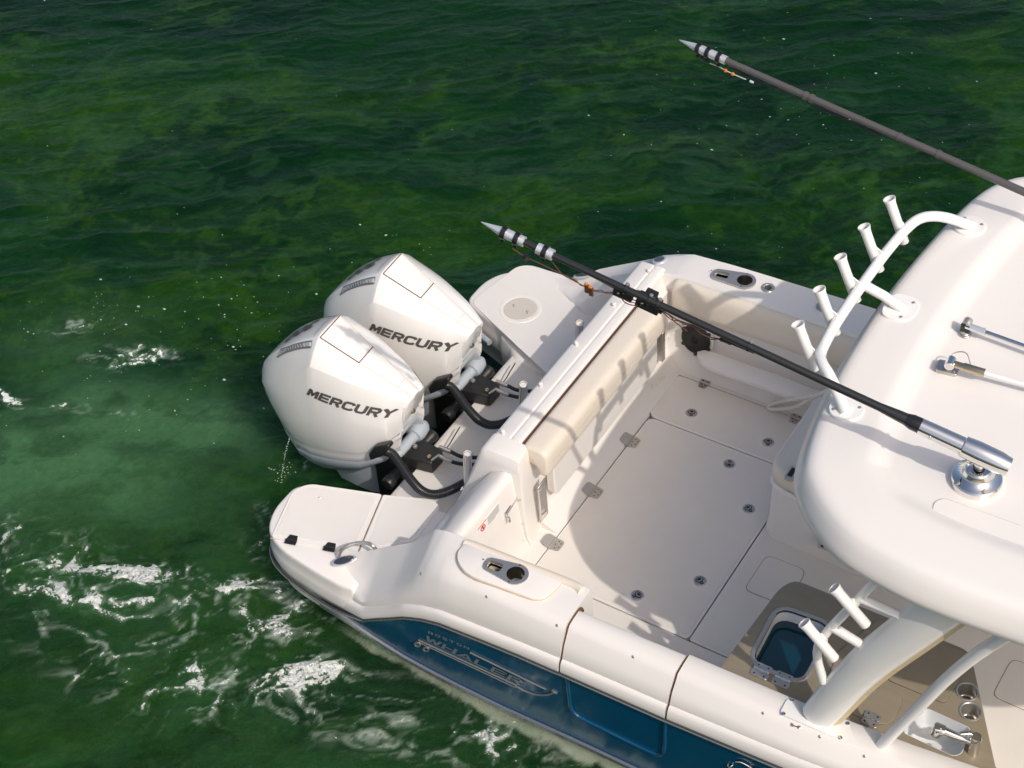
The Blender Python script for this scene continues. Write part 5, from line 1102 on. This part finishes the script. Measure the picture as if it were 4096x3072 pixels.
    # bracket, steering gear
    m = MB(); a = W(*ZK(430, 1130), .10); b = W(*ZK(600, 940), .10); u = (b-a)/np.linalg.norm(b-a)
    m.tube([a, a+(b-a)*.2, a+(b-a)*.22, b, b+u*.005, b+u*.05, b+u*.11, b+u*.14], [.034, .034, .040, .040, .058, .062, .055, .03], 'engine_grey', 18)
    m.build('swivel_tube', e, sharp=40)
    m = MB(); tp2 = PX([ZK(615, 1000), ZK(690, 958), ZK(875, 1060), ZK(872, 1085), ZK(770, 1195), ZK(495, 1125)], .11)
    m.prism(tp2, .10, 'black'); m.prism(PX([ZK(500, 1135), ZK(780, 1200), ZK(640, 1370), ZK(390, 1300)], .0), .10, 'black'); 
    m.prism([V(-.46, YC-.15, .02), V(-.20, YC-.17, .04), V(-.20, YC+.17, .04), V(-.46, YC+.15, .02)], .75, 'black'); m.build('clamp_bracket', e, bevel=.012)
    m = MB(); a = W(*ZK(350, 1395), .0); b = W(*ZK(790, 915), .03); u = (b-a)/np.linalg.norm(b-a)
    m.lathe([(.0, -.004), (.040, -.004), (.046, .004), (.046, .05), (.040, .06), (.040, np.linalg.norm(b-a)-.05), (.046, np.linalg.norm(b-a)-.04), (.046, np.linalg.norm(b-a)), (.001, np.linalg.norm(b-a))], a, u, 'black', 20); m.build('steering_cylinder', e, sharp=40)
    for q, z in ((ZK(752, 1130), .125), (ZK(617, 1032), .125), (ZK(520, 1145), .06)):
        m = MB(); m.lathe([(.016, -.01), (.016, .006), (.010, .008), (.010, .014), (.001, .014)], W(*q, z), (0, 0, 1), 'brass' if q[0] > 1700 else 'steel', 6); m.build('bolt', e)
    m = MB(); m.tube([W(*ZK(770, 1165), .13), W(*ZK(845, 1112), .12)], .007, 'steel', 8); m.build('link_rod', e)
    for q0, q1 in ((ZK(845, 1035), ZK(900, 1060)), (ZK(850, 1125), ZK(905, 1155))): m = MB(); m.tube([W(*q0, .09), W(*q1, .085)], .014, 'steel', 8); m.build('fitting', e)
    for i, pth in enumerate(([(895, 1060), (960, 1085), (1060, 1130), (1230, 1140)], [(905, 1155), (970, 1180), (1060, 1200), (1180, 1205)], [(860, 1090), (930, 1030), (985, 940), (1040, 850)])):
        m = MB(); m.tube(spline([W(*ZK(*q), .085) for q in pth], 5), (.013 if i < 2 else .004), 'rubber', 8)
        if i < 2: m.tube([W(*ZK(*pth[0]), .085), W(*ZK(*pth[1]), .085)], .017, 'steel', 8)
        m.build('hydraulic_line', e)
    # dark air inlet and corrugated rigging hose
    m = MB(); pts = [WY(*ZK(*q), YC-.265) for q in ((170, 1110), (222, 1045), (345, 1020), (372, 1050), (310, 1130), (190, 1172))]
    m.prism(pts, .06, 'black', (0, 1, 0)); m.build('hose_inlet', e, bevel=.012)
    zs_h = [.17, .17, .16, .15, .14, .13, .12, .12, .12, .12, .12]
    hp = [(335, 1075), (400, 1105), (465, 1190), (530, 1285), (600, 1375), (670, 1445), (760, 1485), (860, 1480), (960, 1445), (1060, 1395), (1120, 1365)]
    sp = spline([W(*ZK(*q), z) for q, z in zip(hp, zs_h)], 26); rs = [(.0315 if (i % 4) < 2 else .0275) for i in range(len(sp))]
    m = MB(); m.tube(sp, rs, 'rubber', 16); m.build('rigging_hose', e, sharp=80)
    return e
eng = engine()
def copy_tree(o, parent, off):
    c = o.copy(); COL.objects.link(c)
    if parent is None: c.location = o.location + Vector(off)
    else: c.parent = parent; c.matrix_parent_inverse = o.matrix_parent_inverse.copy()
    for ch in list(o.children): copy_tree(ch, c, off)
    return c
eng2 = copy_tree(eng, None, (0.0, .70, 0)); eng2['label'] = 'white outboard motor farther from the camera, partly hidden behind its twin'

# ------------------------------------------------------------------ foam flecks floating on the water, some painted in for sun glints
m = MB(); rs_ = np.random.RandomState(4)
def fleck(px, py, r):
    c = W(px, py, ZW+.012); n = 7; a0 = rs_.rand()*6.28; el = .6+.4*rs_.rand()
    k = [r*(.6+.6*rs_.rand()) for _ in range(n)]
    pts = [c+V(k[i]*math.cos(a0+i*6.283/n), k[i]*el*math.sin(a0+i*6.283/n), 0) for i in range(n)]
    m.add(pts+[c+V(0, 0, r*.35)], [(i, (i+1) % n, n) for i in range(n)], 'foam_glint_fleck')

for _ in range(110):
    fleck(rs_.uniform(0, 4096), rs_.uniform(0, 1900), rs_.choice([.003, .004, .006, .010], p=[.4, .35, .2, .05]))
for cx_, cy_, sx_, sy_, n_ in ((1000, 1290, 130, 110, 40), (1600, 1010, 120, 70, 14), (3000, 400, 420, 320, 60), (3350, 250, 350, 300, 40), (700, 1500, 300, 130, 40), (420, 1250, 200, 90, 50)):  # last cluster: pale flecks stand in for sun glints on the chop
    for _ in range(n_): fleck(rs_.normal(cx_, sx_), rs_.normal(cy_, sy_), rs_.choice([.003, .005, .008, .013], p=[.4, .35, .2, .05]))
fl = m.build('foam_glint_flecks', None); tag(fl, kind='stuff')

m = MB(); r9 = np.random.RandomState(9); a_ = V(-1.10, -.52, -.06); b9 = W(1128, 1895, ZW+.02)
for t in np.linspace(0, 1, 70):
    c = a_+(b9-a_)*V(t, t, 0)+V(0, 0, (b9[2]-a_[2])*(.35*t+.65*t*t))+r9.normal(0, .002+.006*t*t, 3); r_ = r9.uniform(.0012, .0036)
    m.lathe([(.0005, -r_*1.4), (r_, 0), (.0005, r_)], c, (0, 0, 1), 'droplet', 6)
for _ in range(40):
    c = b9+V(r9.normal(0, .05), r9.normal(0, .05), abs(r9.normal(0, .015))); r_ = r9.uniform(.0015, .0045); m.lathe([(.0005, -r_), (r_, 0), (.0005, r_)], c, (0, 0, 1), 'droplet', 6)
tag(m.build('cooling_water', None), kind='stuff')
